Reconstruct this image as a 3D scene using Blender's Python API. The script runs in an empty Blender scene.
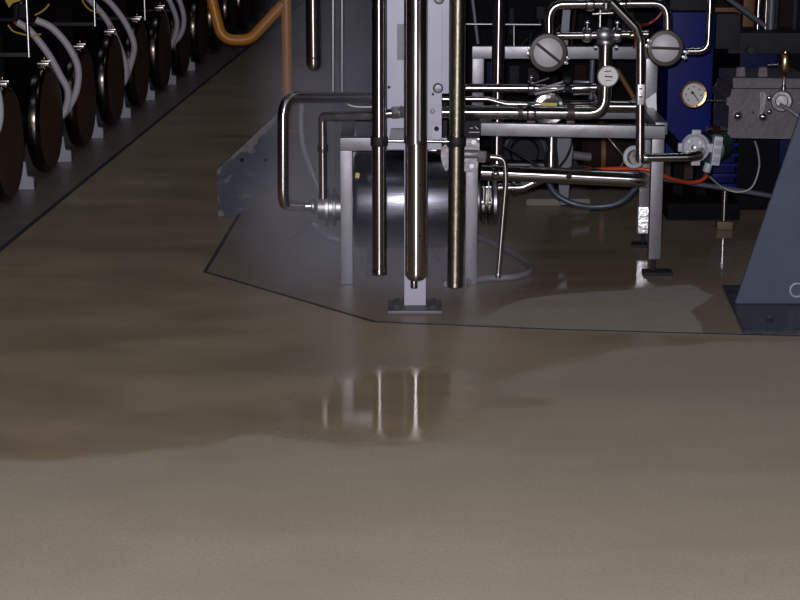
import bpy, bmesh, math, random
from mathutils import Vector, Matrix, noise

random.seed(7)
SC = bpy.context.scene
COL = SC.collection
V = Vector
PI = math.pi

# ------------------------------------------------------------------ camera
FPX = 1900.0
CH = 1.6
TH = math.radians(13.67)
cam = bpy.data.cameras.new('camera')
cam.sensor_width = 36.0
cam.lens = FPX / 800.0 * 36.0
cam.clip_end = 200
camo = bpy.data.objects.new('camera', cam)
COL.objects.link(camo)
camo.location = (0, 0, CH)
camo.rotation_euler = (PI / 2 - TH, 0, 0)
SC.camera = camo

ST, CT = math.sin(TH), math.cos(TH)


def P(px, py, Y):
    """world point seen at a photo pixel, at distance Y into the hall"""
    dx = px - 400.0
    dy = FPX * CT + (300.0 - py) * ST
    dz = -FPX * ST + (300.0 - py) * CT
    t = Y / dy
    return V((dx * t, Y, CH + dz * t))


def G(px, py, z=0.0):
    dx = px - 400.0
    dy = FPX * CT + (300.0 - py) * ST
    dz = -FPX * ST + (300.0 - py) * CT
    t = (z - CH) / dz
    return V((dx * t, dy * t, z))


def proj(p):
    x, y, z = p[0], p[1], p[2] - CH
    d = y * CT - z * ST
    u = y * ST + z * CT
    return 400 + FPX * x / d, 300 - FPX * u / d


def S(Y):
    """metres per photo pixel near distance Y"""
    return (Y * CT + 0.25) / FPX


# ------------------------------------------------------------------ materials
def mat(name, col, rough=0.5, metal=0.0, bump=0.0, bscale=40.0, var=0.0, vscale=6.0, aniso=0.0, spec=None, coat=0.0, rvar=0.0, stretch=None):
    m = bpy.data.materials.new(name)
    m.use_nodes = True
    nt = m.node_tree
    b = nt.nodes['Principled BSDF']
    b.inputs['Base Color'].default_value = (*col, 1)
    b.inputs['Roughness'].default_value = rough
    b.inputs['Metallic'].default_value = metal
    if aniso:
        b.inputs['Anisotropic'].default_value = aniso
        tg_ = nt.nodes.new('ShaderNodeTangent')
        tg_.direction_type = 'UV_MAP'
        tg_.uv_map = 'UVMap'
        nt.links.new(tg_.outputs[0], b.inputs['Tangent'])
    if spec is not None:
        b.inputs['Specular IOR Level'].default_value = spec
    if coat:
        b.inputs['Coat Weight'].default_value = coat
        b.inputs['Coat Roughness'].default_value = 0.1
    geo = nt.nodes.new('ShaderNodeNewGeometry')
    vec = geo.outputs['Position']
    if stretch:
        mp = nt.nodes.new('ShaderNodeMapping')
        mp.inputs['Scale'].default_value = stretch
        nt.links.new(vec, mp.inputs['Vector'])
        vec = mp.outputs['Vector']
    if var or rvar:
        n = nt.nodes.new('ShaderNodeTexNoise')
        n.inputs['Scale'].default_value = vscale
        n.inputs['Detail'].default_value = 6
        nt.links.new(vec, n.inputs['Vector'])
        if var:
            mx = nt.nodes.new('ShaderNodeMix')
            mx.data_type = 'RGBA'
            lo = tuple(c * (1 - var) for c in col)
            hi = tuple(min(1, c * (1 + var)) for c in col)
            mx.inputs[6].default_value = (*lo, 1)
            mx.inputs[7].default_value = (*hi, 1)
            nt.links.new(n.outputs['Fac'], mx.inputs[0])
            nt.links.new(mx.outputs[2], b.inputs['Base Color'])
        if rvar:
            mr = nt.nodes.new('ShaderNodeMapRange')
            mr.inputs['From Min'].default_value = 0.3
            mr.inputs['From Max'].default_value = 0.7
            mr.inputs['To Min'].default_value = max(0.02, rough - rvar)
            mr.inputs['To Max'].default_value = rough + rvar
            nt.links.new(n.outputs['Fac'], mr.inputs['Value'])
            nt.links.new(mr.outputs['Result'], b.inputs['Roughness'])
    if bump:
        n2 = nt.nodes.new('ShaderNodeTexNoise')
        n2.inputs['Scale'].default_value = bscale
        n2.inputs['Detail'].default_value = 4
        nt.links.new(vec, n2.inputs['Vector'])
        bp = nt.nodes.new('ShaderNodeBump')
        bp.inputs['Strength'].default_value = bump
        bp.inputs['Distance'].default_value = 0.01
        nt.links.new(n2.outputs['Fac'], bp.inputs['Height'])
        nt.links.new(bp.outputs['Normal'], b.inputs['Normal'])
    return m


M = {}
M['polish'] = mat('polished_stainless', (0.50, 0.47, 0.46), 0.23, 1.0, aniso=0.92, rvar=0.03)
M['chrome'] = mat('bright_stainless', (0.66, 0.65, 0.66), 0.22, 1.0, aniso=0.9)
M['darksteel'] = mat('dark_polished_steel', (0.33, 0.30, 0.295), 0.24, 1.0, aniso=0.92, rvar=0.03)
M['bright'] = mat('mirror_bright_steel', (0.85, 0.84, 0.86), 0.30, 1.0)
M['satin'] = mat('satin_stainless', (0.34, 0.34, 0.36), 0.40, 1.0, bump=0.05, bscale=60, var=0.15, rvar=0.06)
M['rail'] = mat('brushed_stainless_rail', (0.145, 0.143, 0.158), 0.38, 0.6, bump=0.03, bscale=60, var=0.15, vscale=10, rvar=0.08)
M['brushed'] = mat('brushed_drum_steel', (0.14, 0.14, 0.17), 0.33, 1.0, bump=0.04, bscale=30, stretch=(0.4, 6, 6), rvar=0.06)
M['dull'] = mat('dull_weathered_steel', (0.22, 0.20, 0.155), 0.42, 1.0, bump=0.08, bscale=90, var=0.25, vscale=30, aniso=0.6, rvar=0.06)
M['column'] = mat('grey_plate', (0.34, 0.34, 0.42), 0.5, 0.05, bump=0.05, bscale=25, var=0.12, vscale=9)
M['plate2'] = mat('darker_grey_plate', (0.095, 0.095, 0.11), 0.5, 0.2, var=0.25, vscale=40)
M['cast'] = mat('cast_alloy', (0.20, 0.195, 0.21), 0.48, 0.5, bump=0.25, bscale=60, var=0.3, vscale=25)
M['block'] = mat('machined_grey_block', (0.088, 0.080, 0.090), 0.5, 0.3, bump=0.12, bscale=50, var=0.3, vscale=14)
M['drum'] = mat('drum_face_reflected_brown', (0.050, 0.022, 0.015), 0.45, 0.0, spec=0.4, var=0.25)  # brown of the floor mirrored in the steel, put into the base colour
M['drumrim'] = mat('polished_drum_rim', (0.085, 0.068, 0.060), 0.22, 1.0)
M['black'] = mat('black_rubber', (0.006, 0.006, 0.007), 0.6, spec=0.3, var=0.2)
M['darkpaint'] = mat('dark_machine_paint', (0.0025, 0.0022, 0.0032), 0.75, spec=0.08, bump=0.05, var=0.5, vscale=8)
M['darkgrey'] = mat('dark_grey_paint', (0.012, 0.0122, 0.018), 0.65, spec=0.15, bump=0.06, var=0.45, vscale=12)
M['housing'] = mat('grey_housing_steel', (0.022, 0.020, 0.028), 0.6, 0.1, spec=0.2, bump=0.04, var=0.25, vscale=6)
M['blue'] = mat('blue_machine_paint', (0.001, 0.005, 0.085), 0.5, spec=0.12, bump=0.04, var=0.4, vscale=10)
M['navy'] = mat('navy_paint', (0.001, 0.003, 0.04), 0.6, spec=0.12, var=0.5, vscale=14)
M['yellow'] = mat('yellow_orange_paint', (0.38, 0.145, 0.010), 0.40, bump=0.05, bscale=60, var=0.15)
M['yellowwire'] = mat('yellow_sleeve', (0.42, 0.28, 0.02), 0.5, var=0.1)
M['hosewhite'] = mat('grey_white_hose', (0.36, 0.34, 0.37), 0.5, var=0.1, vscale=30)
M['hosegrey'] = mat('grey_hose', (0.13, 0.13, 0.145), 0.5, var=0.15, vscale=20)
M['hoseblue'] = mat('blue_grey_hose', (0.028, 0.036, 0.058), 0.4, var=0.2, vscale=20)
M['orange'] = mat('orange_cable', (0.42, 0.045, 0.01), 0.45, var=0.15, vscale=30)
M['greycable'] = mat('grey_cable', (0.24, 0.23, 0.23), 0.5, var=0.1)
M['conduit'] = mat('grey_conduit', (0.065, 0.07, 0.092), 0.45, 0.2, var=0.25)
M['brass'] = mat('brass', (0.27, 0.165, 0.08), 0.30, 1.0, var=0.2)
M['bronze'] = mat('bronze_glass', (0.42, 0.30, 0.19), 0.28, 1.0, var=0.15)
M['dial'] = mat('dial_face', (0.34, 0.325, 0.315), 0.4, var=0.06, vscale=40)
M['capface'] = mat('cap_face', (0.30, 0.295, 0.31), 0.5, 0.1, var=0.08, vscale=60)
M['capring'] = mat('cap_ring', (0.042, 0.035, 0.033), 0.45, 0.4, spec=0.3, bump=0.05, var=0.2)
M['whitecast'] = mat('white_painted_casting', (0.34, 0.35, 0.39), 0.45, bump=0.08, var=0.2, vscale=20)
M['green'] = mat('green_motor_paint', (0.006, 0.028, 0.024), 0.45, spec=0.3, var=0.3)
M['standwhite'] = mat('pale_stand_paint', (0.24, 0.24, 0.29), 0.5, var=0.25, vscale=12)
M['tagwhite'] = mat('pale_marking', (0.45, 0.45, 0.45), 0.5, var=0.05)
M['tagyellow'] = mat('yellow_label', (0.45, 0.33, 0.03), 0.45, var=0.1)
M['concrete'] = mat('pale_concrete', (0.14, 0.125, 0.10), 0.8, bump=0.3, bscale=70, var=0.3, vscale=18)
M['seam'] = mat('dark_joint', (0.020, 0.020, 0.028), 0.5, var=0.3, vscale=30)
M['rust'] = mat('rusty_brown_paint', (0.013, 0.006, 0.004), 0.75, spec=0.1, bump=0.1, var=0.6, vscale=12)
M['ochre'] = mat('ochre_paint', (0.09, 0.036, 0.008), 0.5, spec=0.3, var=0.4, vscale=8)
M['foil'] = mat('crinkled_foil', (0.95, 0.95, 0.98), 0.30, 0.6, bump=0.7, bscale=60)
M['brownblock'] = mat('brown_block', (0.085, 0.05, 0.025), 0.6, var=0.3, vscale=20)
M['wall'] = mat('dark_hall_wall', (0.06, 0.058, 0.055), 0.8, bump=0.1, var=0.2, vscale=2)


def worn_paint():
    m = mat('worn_blue_grey_paint', (0.055, 0.075, 0.11), 0.45, bump=0.08, bscale=40)
    nt = m.node_tree
    b = nt.nodes['Principled BSDF']
    geo = [n for n in nt.nodes if n.type == 'NEW_GEOMETRY'][0]
    n = nt.nodes.new('ShaderNodeTexNoise')
    n.inputs['Scale'].default_value = 16
    n.inputs['Detail'].default_value = 9
    n.inputs['Roughness'].default_value = 0.65
    nt.links.new(geo.outputs['Position'], n.inputs['Vector'])
    at = nt.nodes.new('ShaderNodeAttribute')
    at.attribute_name = 'wear'
    ad = nt.nodes.new('ShaderNodeMath'); ad.operation = 'ADD'
    nt.links.new(n.outputs['Fac'], ad.inputs[0]); nt.links.new(at.outputs['Fac'], ad.inputs[1])
    r = nt.nodes.new('ShaderNodeValToRGB')
    r.color_ramp.elements[0].position = 0.60; r.color_ramp.elements[0].color = (0.024, 0.031, 0.048, 1)
    r.color_ramp.elements[1].position = 0.68; r.color_ramp.elements[1].color = (0.105, 0.10, 0.098, 1)
    nt.links.new(ad.outputs[0], r.inputs['Fac'])
    nt.links.new(r.outputs['Color'], b.inputs['Base Color'])
    return m


M['worn'] = worn_paint()
M['pedestal'] = mat('blue_grey_pedestal_paint', (0.048, 0.058, 0.090), 0.5, spec=0.3, bump=0.05, bscale=30, var=0.28, vscale=7)
M['pedbase'] = mat('dark_wet_base_plate', (0.030, 0.034, 0.046), 0.25, bump=0.2, bscale=40, var=0.5, vscale=18, rvar=0.12)


# ------------------------------------------------------------------ mesh building
def frame_of(d):
    d = d.normalized()
    a = V((0, 0, 1)) if abs(d.z) < 0.9 else V((1, 0, 0))
    u = d.cross(a).normalized()
    w = u.cross(d).normalized()
    return u, w


def fillet(pts, rad, n=7):
    pts = [V(p) for p in pts]
    out = [pts[0]]
    for i in range(1, len(pts) - 1):
        a, b, c = pts[i - 1], pts[i], pts[i + 1]
        r = rad[i] if isinstance(rad, (list, tuple)) else rad
        d1 = (a - b); d2 = (c - b)
        l1, l2 = d1.length, d2.length
        d1.normalize(); d2.normalize()
        ang = d1.angle(d2)
        if ang > PI - 0.05 or r <= 0:
            out.append(b); continue
        t = min(r / math.tan(ang / 2), l1 * 0.49, l2 * 0.49)
        p1 = b + d1 * t; p2 = b + d2 * t
        for k in range(n + 1):
            s = k / n
            q = (1 - s) ** 2 * p1 + 2 * s * (1 - s) * b + s * s * p2
            circ = q
            out.append(circ)
    out.append(pts[-1])
    return out


def spline(pts, n=8):
    pts = [V(p) for p in pts]
    e = [pts[0] * 2 - pts[1]] + pts + [pts[-1] * 2 - pts[-2]]
    out = []
    for i in range(1, len(e) - 2):
        p0, p1, p2, p3 = e[i - 1], e[i], e[i + 1], e[i + 2]
        for k in range(n):
            t = k / n
            out.append(0.5 * ((2 * p1) + (p2 - p0) * t + (2 * p0 - 5 * p1 + 4 * p2 - p3) * t * t + (3 * p1 - p0 - 3 * p2 + p3) * t ** 3))
    out.append(pts[-1])
    return out


class MB:
    def __init__(self):
        self.bm = bmesh.new()
        self.uv = self.bm.loops.layers.uv.new('UVMap')

    def face(self, vs, uvs):
        f = self.bm.faces.new(vs)
        for l, q in zip(f.loops, uvs):
            l[self.uv].uv = q
        return f

    def box(self, c, s, rot=None, bevel=0.0):
        r = bmesh.ops.create_cube(self.bm, size=1.0)
        vs = r['verts']
        for v in vs:
            v.co = V((v.co.x * s[0], v.co.y * s[1], v.co.z * s[2]))
        if bevel:
            es = list({e for v in vs for e in v.link_edges})
            q = bmesh.ops.bevel(self.bm, geom=es, offset=bevel, segments=2, affect='EDGES', profile=0.7)
            vs = list({v for f in q['faces'] for v in f.verts} | {v for v in vs if v.is_valid})
        for v in vs:
            p = v.co
            if rot is not None:
                p = rot @ p
            v.co = p + V(c)
        return self

    def bar(self, p0, p1, w, h, bevel=0.003, up=(0, 0, 1)):
        """square bar from p0 to p1; w across, h along 'up'"""
        p0, p1 = V(p0), V(p1)
        d = (p1 - p0); L = d.length; d.normalize()
        upv = V(up)
        if abs(d.dot(upv)) > 0.95:
            upv = V((0, 1, 0))
        side = d.cross(upv).normalized()
        u2 = side.cross(d).normalized()
        R = Matrix((d, side, u2)).transposed()
        self.box((p0 + p1) / 2, (L, w, h), R, bevel)
        return self

    def tube(self, pts, r, seg=16, caps=True):
        pts = [V(p) for p in pts]
        q = [pts[0]]
        for p in pts[1:]:
            if (p - q[-1]).length > 1e-5:
                q.append(p)
        pts = q
        n = len(pts)
        tang = []
        for i in range(n):
            a = pts[max(0, i - 1)]; b = pts[min(n - 1, i + 1)]
            tang.append((b - a).normalized())
        u, w = frame_of(tang[0])
        rings = []
        for i in range(n):
            if i:
                q = tang[i - 1].rotation_difference(tang[i])
                u = q @ u
                u = (u - tang[i] * u.dot(tang[i])).normalized()
            w = tang[i].cross(u).normalized()
            rr = r[i] if isinstance(r, (list, tuple)) else r
            rings.append([self.bm.verts.new(pts[i] + u * rr * math.cos(2 * PI * k / seg) + w * rr * math.sin(2 * PI * k / seg)) for k in range(seg)])
        for i in range(n - 1):
            A, B = rings[i], rings[i + 1]
            for k in range(seg):
                v0, v1 = k / seg, (k + 1) / seg
                self.face((A[k], A[(k + 1) % seg], B[(k + 1) % seg], B[k]), ((i, v0), (i, v1), (i + 1, v1), (i + 1, v0)))
        if caps:
            self.bm.faces.new(rings[0][::-1])
            self.bm.faces.new(rings[-1])
        return self

    def lathe(self, p0, d, prof, seg=28):
        """prof: list of (t along d, radius)"""
        p0 = V(p0); d = V(d).normalized()
        u, w = frame_of(d)
        rings = []
        for t, r in prof:
            if r < 1e-6:
                rings.append([self.bm.verts.new(p0 + d * t)])
            else:
                rings.append([self.bm.verts.new(p0 + d * t + u * r * math.cos(2 * PI * k / seg) + w * r * math.sin(2 * PI * k / seg)) for k in range(seg)])
        for i, (A, B) in enumerate(zip(rings[:-1], rings[1:])):
            for k in range(seg):
                k2 = (k + 1) % seg
                v0, v1 = k / seg, (k + 1) / seg
                if len(A) == 1 and len(B) == 1:
                    continue
                if len(A) == 1:
                    self.face((A[0], B[k2], B[k]), ((i, v0), (i + 1, v1), (i + 1, v0)))
                elif len(B) == 1:
                    self.face((A[k], A[k2], B[0]), ((i, v0), (i, v1), (i + 1, v0)))
                else:
                    self.face((A[k], A[k2], B[k2], B[k]), ((i, v0), (i, v1), (i + 1, v1), (i + 1, v0)))
        if len(rings[0]) > 1:
            self.bm.faces.new(rings[0][::-1])
        if len(rings[-1]) > 1:
            self.bm.faces.new(rings[-1])
        return self

    def cyl(self, p0, p1, r, seg=20, bevel=0.0):
        p0, p1 = V(p0), V(p1)
        L = (p1 - p0).length
        b = min(bevel, L * 0.45, r * 0.5)
        if b > 0:
            prof = [(0, r - b), (b * 0.3, r - b * 0.3), (b, r), (L - b, r), (L - b * 0.3, r - b * 0.3), (L, r - b)]
        else:
            prof = [(0, r), (L, r)]
        return self.lathe(p0, p1 - p0, prof, seg)

    def ring(self, c, d, R, r, seg=28, sec=10):
        c = V(c); d = V(d).normalized(); u, w = frame_of(d)
        rings = []
        for i in range(seg):
            a = 2 * PI * i / seg
            o = u * math.cos(a) + w * math.sin(a)
            rings.append([self.bm.verts.new(c + o * (R + r * math.cos(2 * PI * k / sec)) + d * r * math.sin(2 * PI * k / sec)) for k in range(sec)])
        for i in range(seg):
            A, B = rings[i], rings[(i + 1) % seg]
            for k in range(sec):
                self.bm.faces.new((A[k], B[k], B[(k + 1) % sec], A[(k + 1) % sec]))
        return self

    def sphere(self, c, r, sc=(1, 1, 1)):
        q = bmesh.ops.create_uvsphere(self.bm, u_segments=16, v_segments=10, radius=r)
        for v in q['verts']:
            v.co = V((v.co.x * sc[0], v.co.y * sc[1], v.co.z * sc[2])) + V(c)
        return self

    def hexnut(self, p0, p1, r):
        return self.lathe(p0, V(p1) - V(p0), [(0, r * 0.9), ((V(p1) - V(p0)).length * 0.15, r), ((V(p1) - V(p0)).length * 0.85, r), ((V(p1) - V(p0)).length, r * 0.9)], 6)

    def prism(self, poly, ext, bevel=0.0):
        ext = V(ext)
        a = [self.bm.verts.new(V(p)) for p in poly]
        b = [self.bm.verts.new(V(p) + ext) for p in poly]
        n = len(poly)
        fs = [self.bm.faces.new(a), self.bm.faces.new(b[::-1])]
        for i in range(n):
            fs.append(self.bm.faces.new((a[i], b[i], b[(i + 1) % n], a[(i + 1) % n])))
        if bevel:
            es = list({e for f in fs for e in f.edges})
            bmesh.ops.bevel(self.bm, geom=es, offset=bevel, segments=2, affect='EDGES')
        return self

    def build(self, name, m, parent=None, smooth=True, label=None):
        bmesh.ops.recalc_face_normals(self.bm, faces=self.bm.faces)
        off = V((0, 0, 0))
        p = parent
        while p is not None:
            off += p.location
            p = p.parent
        me = bpy.data.meshes.new(name)
        if parent is None:
            # origin at the base centre
            xs = [v.co for v in self.bm.verts]
            lo = V((min(c.x for c in xs), min(c.y for c in xs), min(c.z for c in xs)))
            hi = V((max(c.x for c in xs), max(c.y for c in xs), max(c.z for c in xs)))
            loc = V(((lo.x + hi.x) / 2, (lo.y + hi.y) / 2, lo.z))
        else:
            loc = V((0, 0, 0))
        for v in self.bm.verts:
            v.co -= off + loc
        self.bm.to_mesh(me)
        self.bm.free()
        me.materials.append(m if not isinstance(m, str) else M[m])
        if smooth:
            for f in me.polygons:
                f.use_smooth = True
            me.set_sharp_from_angle(angle=math.radians(38))
        o = bpy.data.objects.new(name, me)
        COL.objects.link(o)
        o.location = loc
        if parent is not None:
            o.parent = parent
        if label:
            o['label'] = label
        return o


def tag(o, label, cat, group=None, kind=None):
    o['label'] = label
    o['category'] = cat
    if group:
        o['group'] = group
    if kind:
        o['kind'] = kind
    return o


def thing(name, label, cat, loc, group=None):
    o = bpy.data.objects.new(name, None)
    o.empty_display_size = 0.05
    COL.objects.link(o)
    o.location = V(loc)
    return tag(o, label, cat, group)


def struct(o):
    o['kind'] = 'structure'
    return o


def copy_tree(o, parent=None):
    c = o.copy()
    COL.objects.link(c)
    if parent is not None:
        c.parent = parent
    for ch in [x for x in bpy.data.objects if x.parent == o]:
        copy_tree(ch, c)
    return c


def tclamp(c, axis, r, parent, thick=0.016, m='chrome', nut=True, nutdir=(0, 0, 1)):
    """a tri-clamp round a pipe: band with its wing nut"""
    c = V(c); a = V(axis).normalized()
    b = MB().lathe(c - a * thick / 2, a, [(0, r * 0.86), (thick * 0.15, r * 0.98), (thick * 0.3, r), (thick * 0.7, r), (thick * 0.85, r * 0.98), (thick, r * 0.86)], 24).build('clamp', m, parent)
    if nut:
        nd = V(nutdir).normalized()
        q = c + nd * r
        w = MB().cyl(q, q + nd * r * 0.5, r * 0.16, 10)
        w.sphere(q + nd * r * 0.65, r * 0.27, (1.25, 0.8, 1))
        w.build('wing_nut', m, b)
    return b


# ------------------------------------------------------------------ the setting
def lerp_curve(pts, x):
    if x <= pts[0][0]:
        return pts[0][1]
    for (x0, y0), (x1, y1) in zip(pts[:-1], pts[1:]):
        if x <= x1:
            return y0 + (y1 - y0) * (x - x0) / (x1 - x0)
    return pts[-1][1]


def inside(poly, x, y):
    r = False
    n = len(poly)
    for i in range(n):
        x0, y0 = poly[i]; x1, y1 = poly[(i + 1) % n]
        if (y0 > y) != (y1 > y) and x < (x1 - x0) * (y - y0) / (y1 - y0) + x0:
            r = not r
    return r


def sdist(poly, x, y):
    d = 1e9
    n = len(poly)
    for i in range(n):
        x0, y0 = poly[i]; x1, y1 = poly[(i + 1) % n]
        dx, dy = x1 - x0, y1 - y0
        t = max(0, min(1, ((x - x0) * dx + (y - y0) * dy) / (dx * dx + dy * dy)))
        d = min(d, math.hypot(x - x0 - t * dx, y - y0 - t * dy))
    return d if inside(poly, x, y) else -d


def fl(px, py):
    g = G(px, py)
    return (g.x, g.y)


ROWDIR = V((0.056, 1, 0)).normalized()
PERP = V((ROWDIR.y, -ROWDIR.x, 0))

# edge of the soaked area on the floor, as points of the floor
wet_edge = [fl(*p) for p in ((-60, 466), (0, 461), (60, 461), (120, 455), (200, 447), (240, 438), (300, 440), (340, 449), (400, 447), (450, 437), (472, 424), (485, 408))]
wet_poly = wet_edge + [fl(*p) for p in ((550, 405), (552, 399), (500, 396), (492, 385), (530, 372), (560, 362), (625, 350), (745, 341), (900, 346), (900, 200), (700, 90), (400, 60), (200, 20), (-100, 20))]
dry_pad = [fl(*p) for p in ((470, 322), (520, 300), (560, 294), (640, 289), (692, 284), (712, 296), (690, 312), (698, 322), (706, 334), (560, 331))]
pud_a = [fl(*p) for p in ((285, 412), (330, 378), (372, 368), (436, 366), (470, 380), (462, 412), (432, 441), (330, 443), (290, 430))]
pud_b = [fl(*p) for p in ((520, 292), (545, 215), (640, 205), (770, 225), (740, 268), (728, 300), (712, 293), (690, 280), (640, 287), (560, 291))]
pad_poly = [fl(*p) for p in ((240, 213), (205, 272), (375, 322), (745, 335), (1000, 340), (900, 150), (300, 120))]
line_p0 = G(0, 250); line_p1 = G(120, 151)
LDIR = (line_p1 - line_p0).normalized()
LDIR = (LDIR * 0.5 + ROWDIR * 0.5).normalized()
LNRM = V((LDIR.y, -LDIR.x, 0))


def frange(a, b, s):
    n = max(1, round((b - a) / s))
    return [a + (b - a) * i / n for i in range(n)]


xs = frange(-6, -2.2, 0.6) + frange(-2.2, 1.8, 0.02) + frange(1.8, 6.01, 0.6) + [6]
ys = frange(0.5, 3.4, 0.5) + frange(3.4, 9.0, 0.025) + frange(9.0, 20.5, 0.5) + [20.5]
verts = [(x, y, 0) for y in ys for x in xs]
nx = len(xs)
faces = [(j * nx + i, j * nx + i + 1, (j + 1) * nx + i + 1, (j + 1) * nx + i) for j in range(len(ys) - 1) for i in range(nx - 1)]
me = bpy.data.meshes.new('floor')
me.from_pydata(verts, [], faces)
att = me.color_attributes.new('soak', 'FLOAT_COLOR', 'POINT')
sm = lambda d, w: max(0.0, min(1.0, 0.5 + d / w))
vals = []
for (x, y, z) in verts:
    wet = sm(sdist(wet_poly, x, y), 0.30)
    dp = sdist(dry_pad, x, y)
    wet = min(wet, 1 - sm(dp, 0.06))
    pud = max(sm(sdist(pud_a, x, y), 0.40), sm(sdist(pud_b, x, y), 0.30))
    pad = sm(sdist(pad_poly, x, y), 0.02)
    strip = 1.0 if (V((x, y, 0)) - line_p0).dot(LNRM) < 0 else 0.0
    vals.extend((wet, pud, pad, strip))
att.data.foreach_set('color', vals)


def floor_material():
    m = bpy.data.materials.new('wet_tan_floor')
    m.use_nodes = True
    nt = m.node_tree
    N, L = nt.nodes, nt.links
    b = N['Principled BSDF']
    geo = N.new('ShaderNodeNewGeometry')
    at = N.new('ShaderNodeAttribute'); at.attribute_name = 'soak'
    sep = N.new('ShaderNodeSeparateColor')
    L.new(at.outputs['Color'], sep.inputs[0])

    def nz(scale, detail=6, rough=0.55, stretch=None):
        n = N.new('ShaderNodeTexNoise')
        n.inputs['Scale'].default_value = scale
        n.inputs['Detail'].default_value = detail
        n.inputs['Roughness'].default_value = rough
        if stretch:
            mp = N.new('ShaderNodeMapping'); mp.inputs['Scale'].default_value = stretch
            L.new(geo.outputs['Position'], mp.inputs['Vector']); L.new(mp.outputs['Vector'], n.inputs['Vector'])
        else:
            L.new(geo.outputs['Position'], n.inputs['Vector'])
        return n.outputs['Fac']

    def math_(op, a, bb, clamp=False):
        n = N.new('ShaderNodeMath'); n.operation = op; n.use_clamp = clamp
        for i, v in enumerate((a, bb)):
            if isinstance(v, (int, float)):
                n.inputs[i].default_value = v
            else:
                L.new(v, n.inputs[i])
        return n.outputs[0]

    def mr(v, a, bb, c, d, smooth=False):
        n = N.new('ShaderNodeMapRange')
        if smooth:
            n.interpolation_type = 'SMOOTHSTEP'
        n.inputs['From Min'].default_value = a; n.inputs['From Max'].default_value = bb
        n.inputs['To Min'].default_value = c; n.inputs['To Max'].default_value = d
        L.new(v, n.inputs['Value'])
        return n.outputs['Result']

    def mix(f, a, bb):
        n = N.new('ShaderNodeMix'); n.data_type = 'RGBA'
        if isinstance(f, (int, float)):
            n.inputs[0].default_value = f
        else:
            L.new(f, n.inputs[0])
        for i, v in ((6, a), (7, bb)):
            if isinstance(v, tuple):
                n.inputs[i].default_value = (*v, 1)
            else:
                L.new(v, n.inputs[i])
        return n.outputs[2]

    big = nz(1.6, 7, 0.6, (0.8, 1.4, 1))
    streak = nz(2.0, 7, 0.62, (0.9, 1.7, 1))
    fine = nz(110, 3, 0.6)
    mid = nz(9, 6, 0.6)
    # broken edge of the soaked area
    w = math_('ADD', sep.outputs[0], math_('MULTIPLY', math_('SUBTRACT', streak, 0.5), 0.9))
    w = math_('ADD', w, math_('MULTIPLY', math_('SUBTRACT', mid, 0.5), 0.35))
    wet = mr(w, 0.40, 0.62, 0, 1, True)
    p = math_('ADD', sep.outputs[1], math_('MULTIPLY', math_('SUBTRACT', mid, 0.5), 0.5))
    pud = mr(p, 0.30, 0.80, 0, 1, True)
    dry = mix(mr(big, 0.3, 0.7, 0, 1), (0.315, 0.265, 0.193), (0.395, 0.335, 0.250))
    dry = mix(mr(fine, 0.35, 0.7, 0, 0.55), dry, (0.25, 0.205, 0.16))
    wetc = mix(mr(streak, 0.3, 0.7, 0, 1), (0.225, 0.170, 0.106), (0.345, 0.265, 0.172))
    c = mix(wet, dry, wetc)
    padc = mix(wet, (0.33, 0.285, 0.24), (0.22, 0.165, 0.11))
    padc = mix(mr(mid, 0.3, 0.7, 0, 0.4), padc, (0.22, 0.18, 0.145))
    c = mix(sep.outputs[2], c, padc)
    c = mix(at.outputs['Alpha'], c, mix(mid, (0.125, 0.105, 0.095), (0.20, 0.168, 0.148)))
    L.new(c, b.inputs['Base Color'])
    rdry = mr(mid, 0.3, 0.7, 0.62, 0.8)
    rwet = mr(streak, 0.3, 0.7, 0.30, 0.42)

    def mixf(f, a, bb):
        n = N.new('ShaderNodeMix'); n.data_type = 'FLOAT'
        L.new(f, n.inputs[0])
        for i, v in ((2, a), (3, bb)):
            if isinstance(v, (int, float)):
                n.inputs[i].default_value = v
            else:
                L.new(v, n.inputs[i])
        return n.outputs[0]
    r = mixf(wet, rdry, rwet)
    r = mixf(pud, r, 0.03)
    L.new(r, b.inputs['Roughness'])
    b.inputs['Specular IOR Level'].default_value = 0.5
    bs = mixf(wet, 0.20, 0.10)
    bs = mixf(pud, bs, 0.012)
    bp = N.new('ShaderNodeBump'); bp.inputs['Distance'].default_value = 0.004
    L.new(bs, bp.inputs['Strength'])
    h = math_('ADD', nz(300, 2), math_('MULTIPLY', fine, 0.5))
    L.new(h, bp.inputs['Height'])
    L.new(bp.outputs['Normal'], b.inputs['Normal'])
    return m


me.materials.append(floor_material())
floor = bpy.data.objects.new('floor', me)
COL.objects.link(floor)
struct(floor)

struct(MB().box((0, 20.6, 2.2), (12.4, 0.2, 4.6)).build('wall_back', 'wall'))
struct(MB().box((-6.1, 10.5, 2.2), (0.2, 20, 4.6)).build('wall_left', 'wall'))
struct(MB().box((6.1, 10.5, 2.2), (0.2, 20, 4.6)).build('wall_right', 'wall'))
struct(MB().box((0, 10.5, 4.6), (12.4, 20.4, 0.2)).build('ceiling', 'wall'))

# joint lines in the floor
a = line_p0 - LDIR * 3
struct(MB().bar(a + V((0, 0, 0.0005)), a + LDIR * 16 + V((0, 0, 0.0005)), 0.022, 0.003, 0).build('trim_1', 'seam'))
pe = [G(*p) for p in ((240, 213), (205, 272), (375, 322), (560, 330), (745, 335), (900, 339))]
b = MB()
for q0, q1 in zip(pe[:-1], pe[1:]):
    d = (q1 - q0).normalized() * 0.004
    b.bar(q0 - d + V((0, 0, 0.0005)), q1 + d + V((0, 0, 0.0005)), 0.013, 0.003, 0)
struct(b.build('trim_2', 'seam'))

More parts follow.
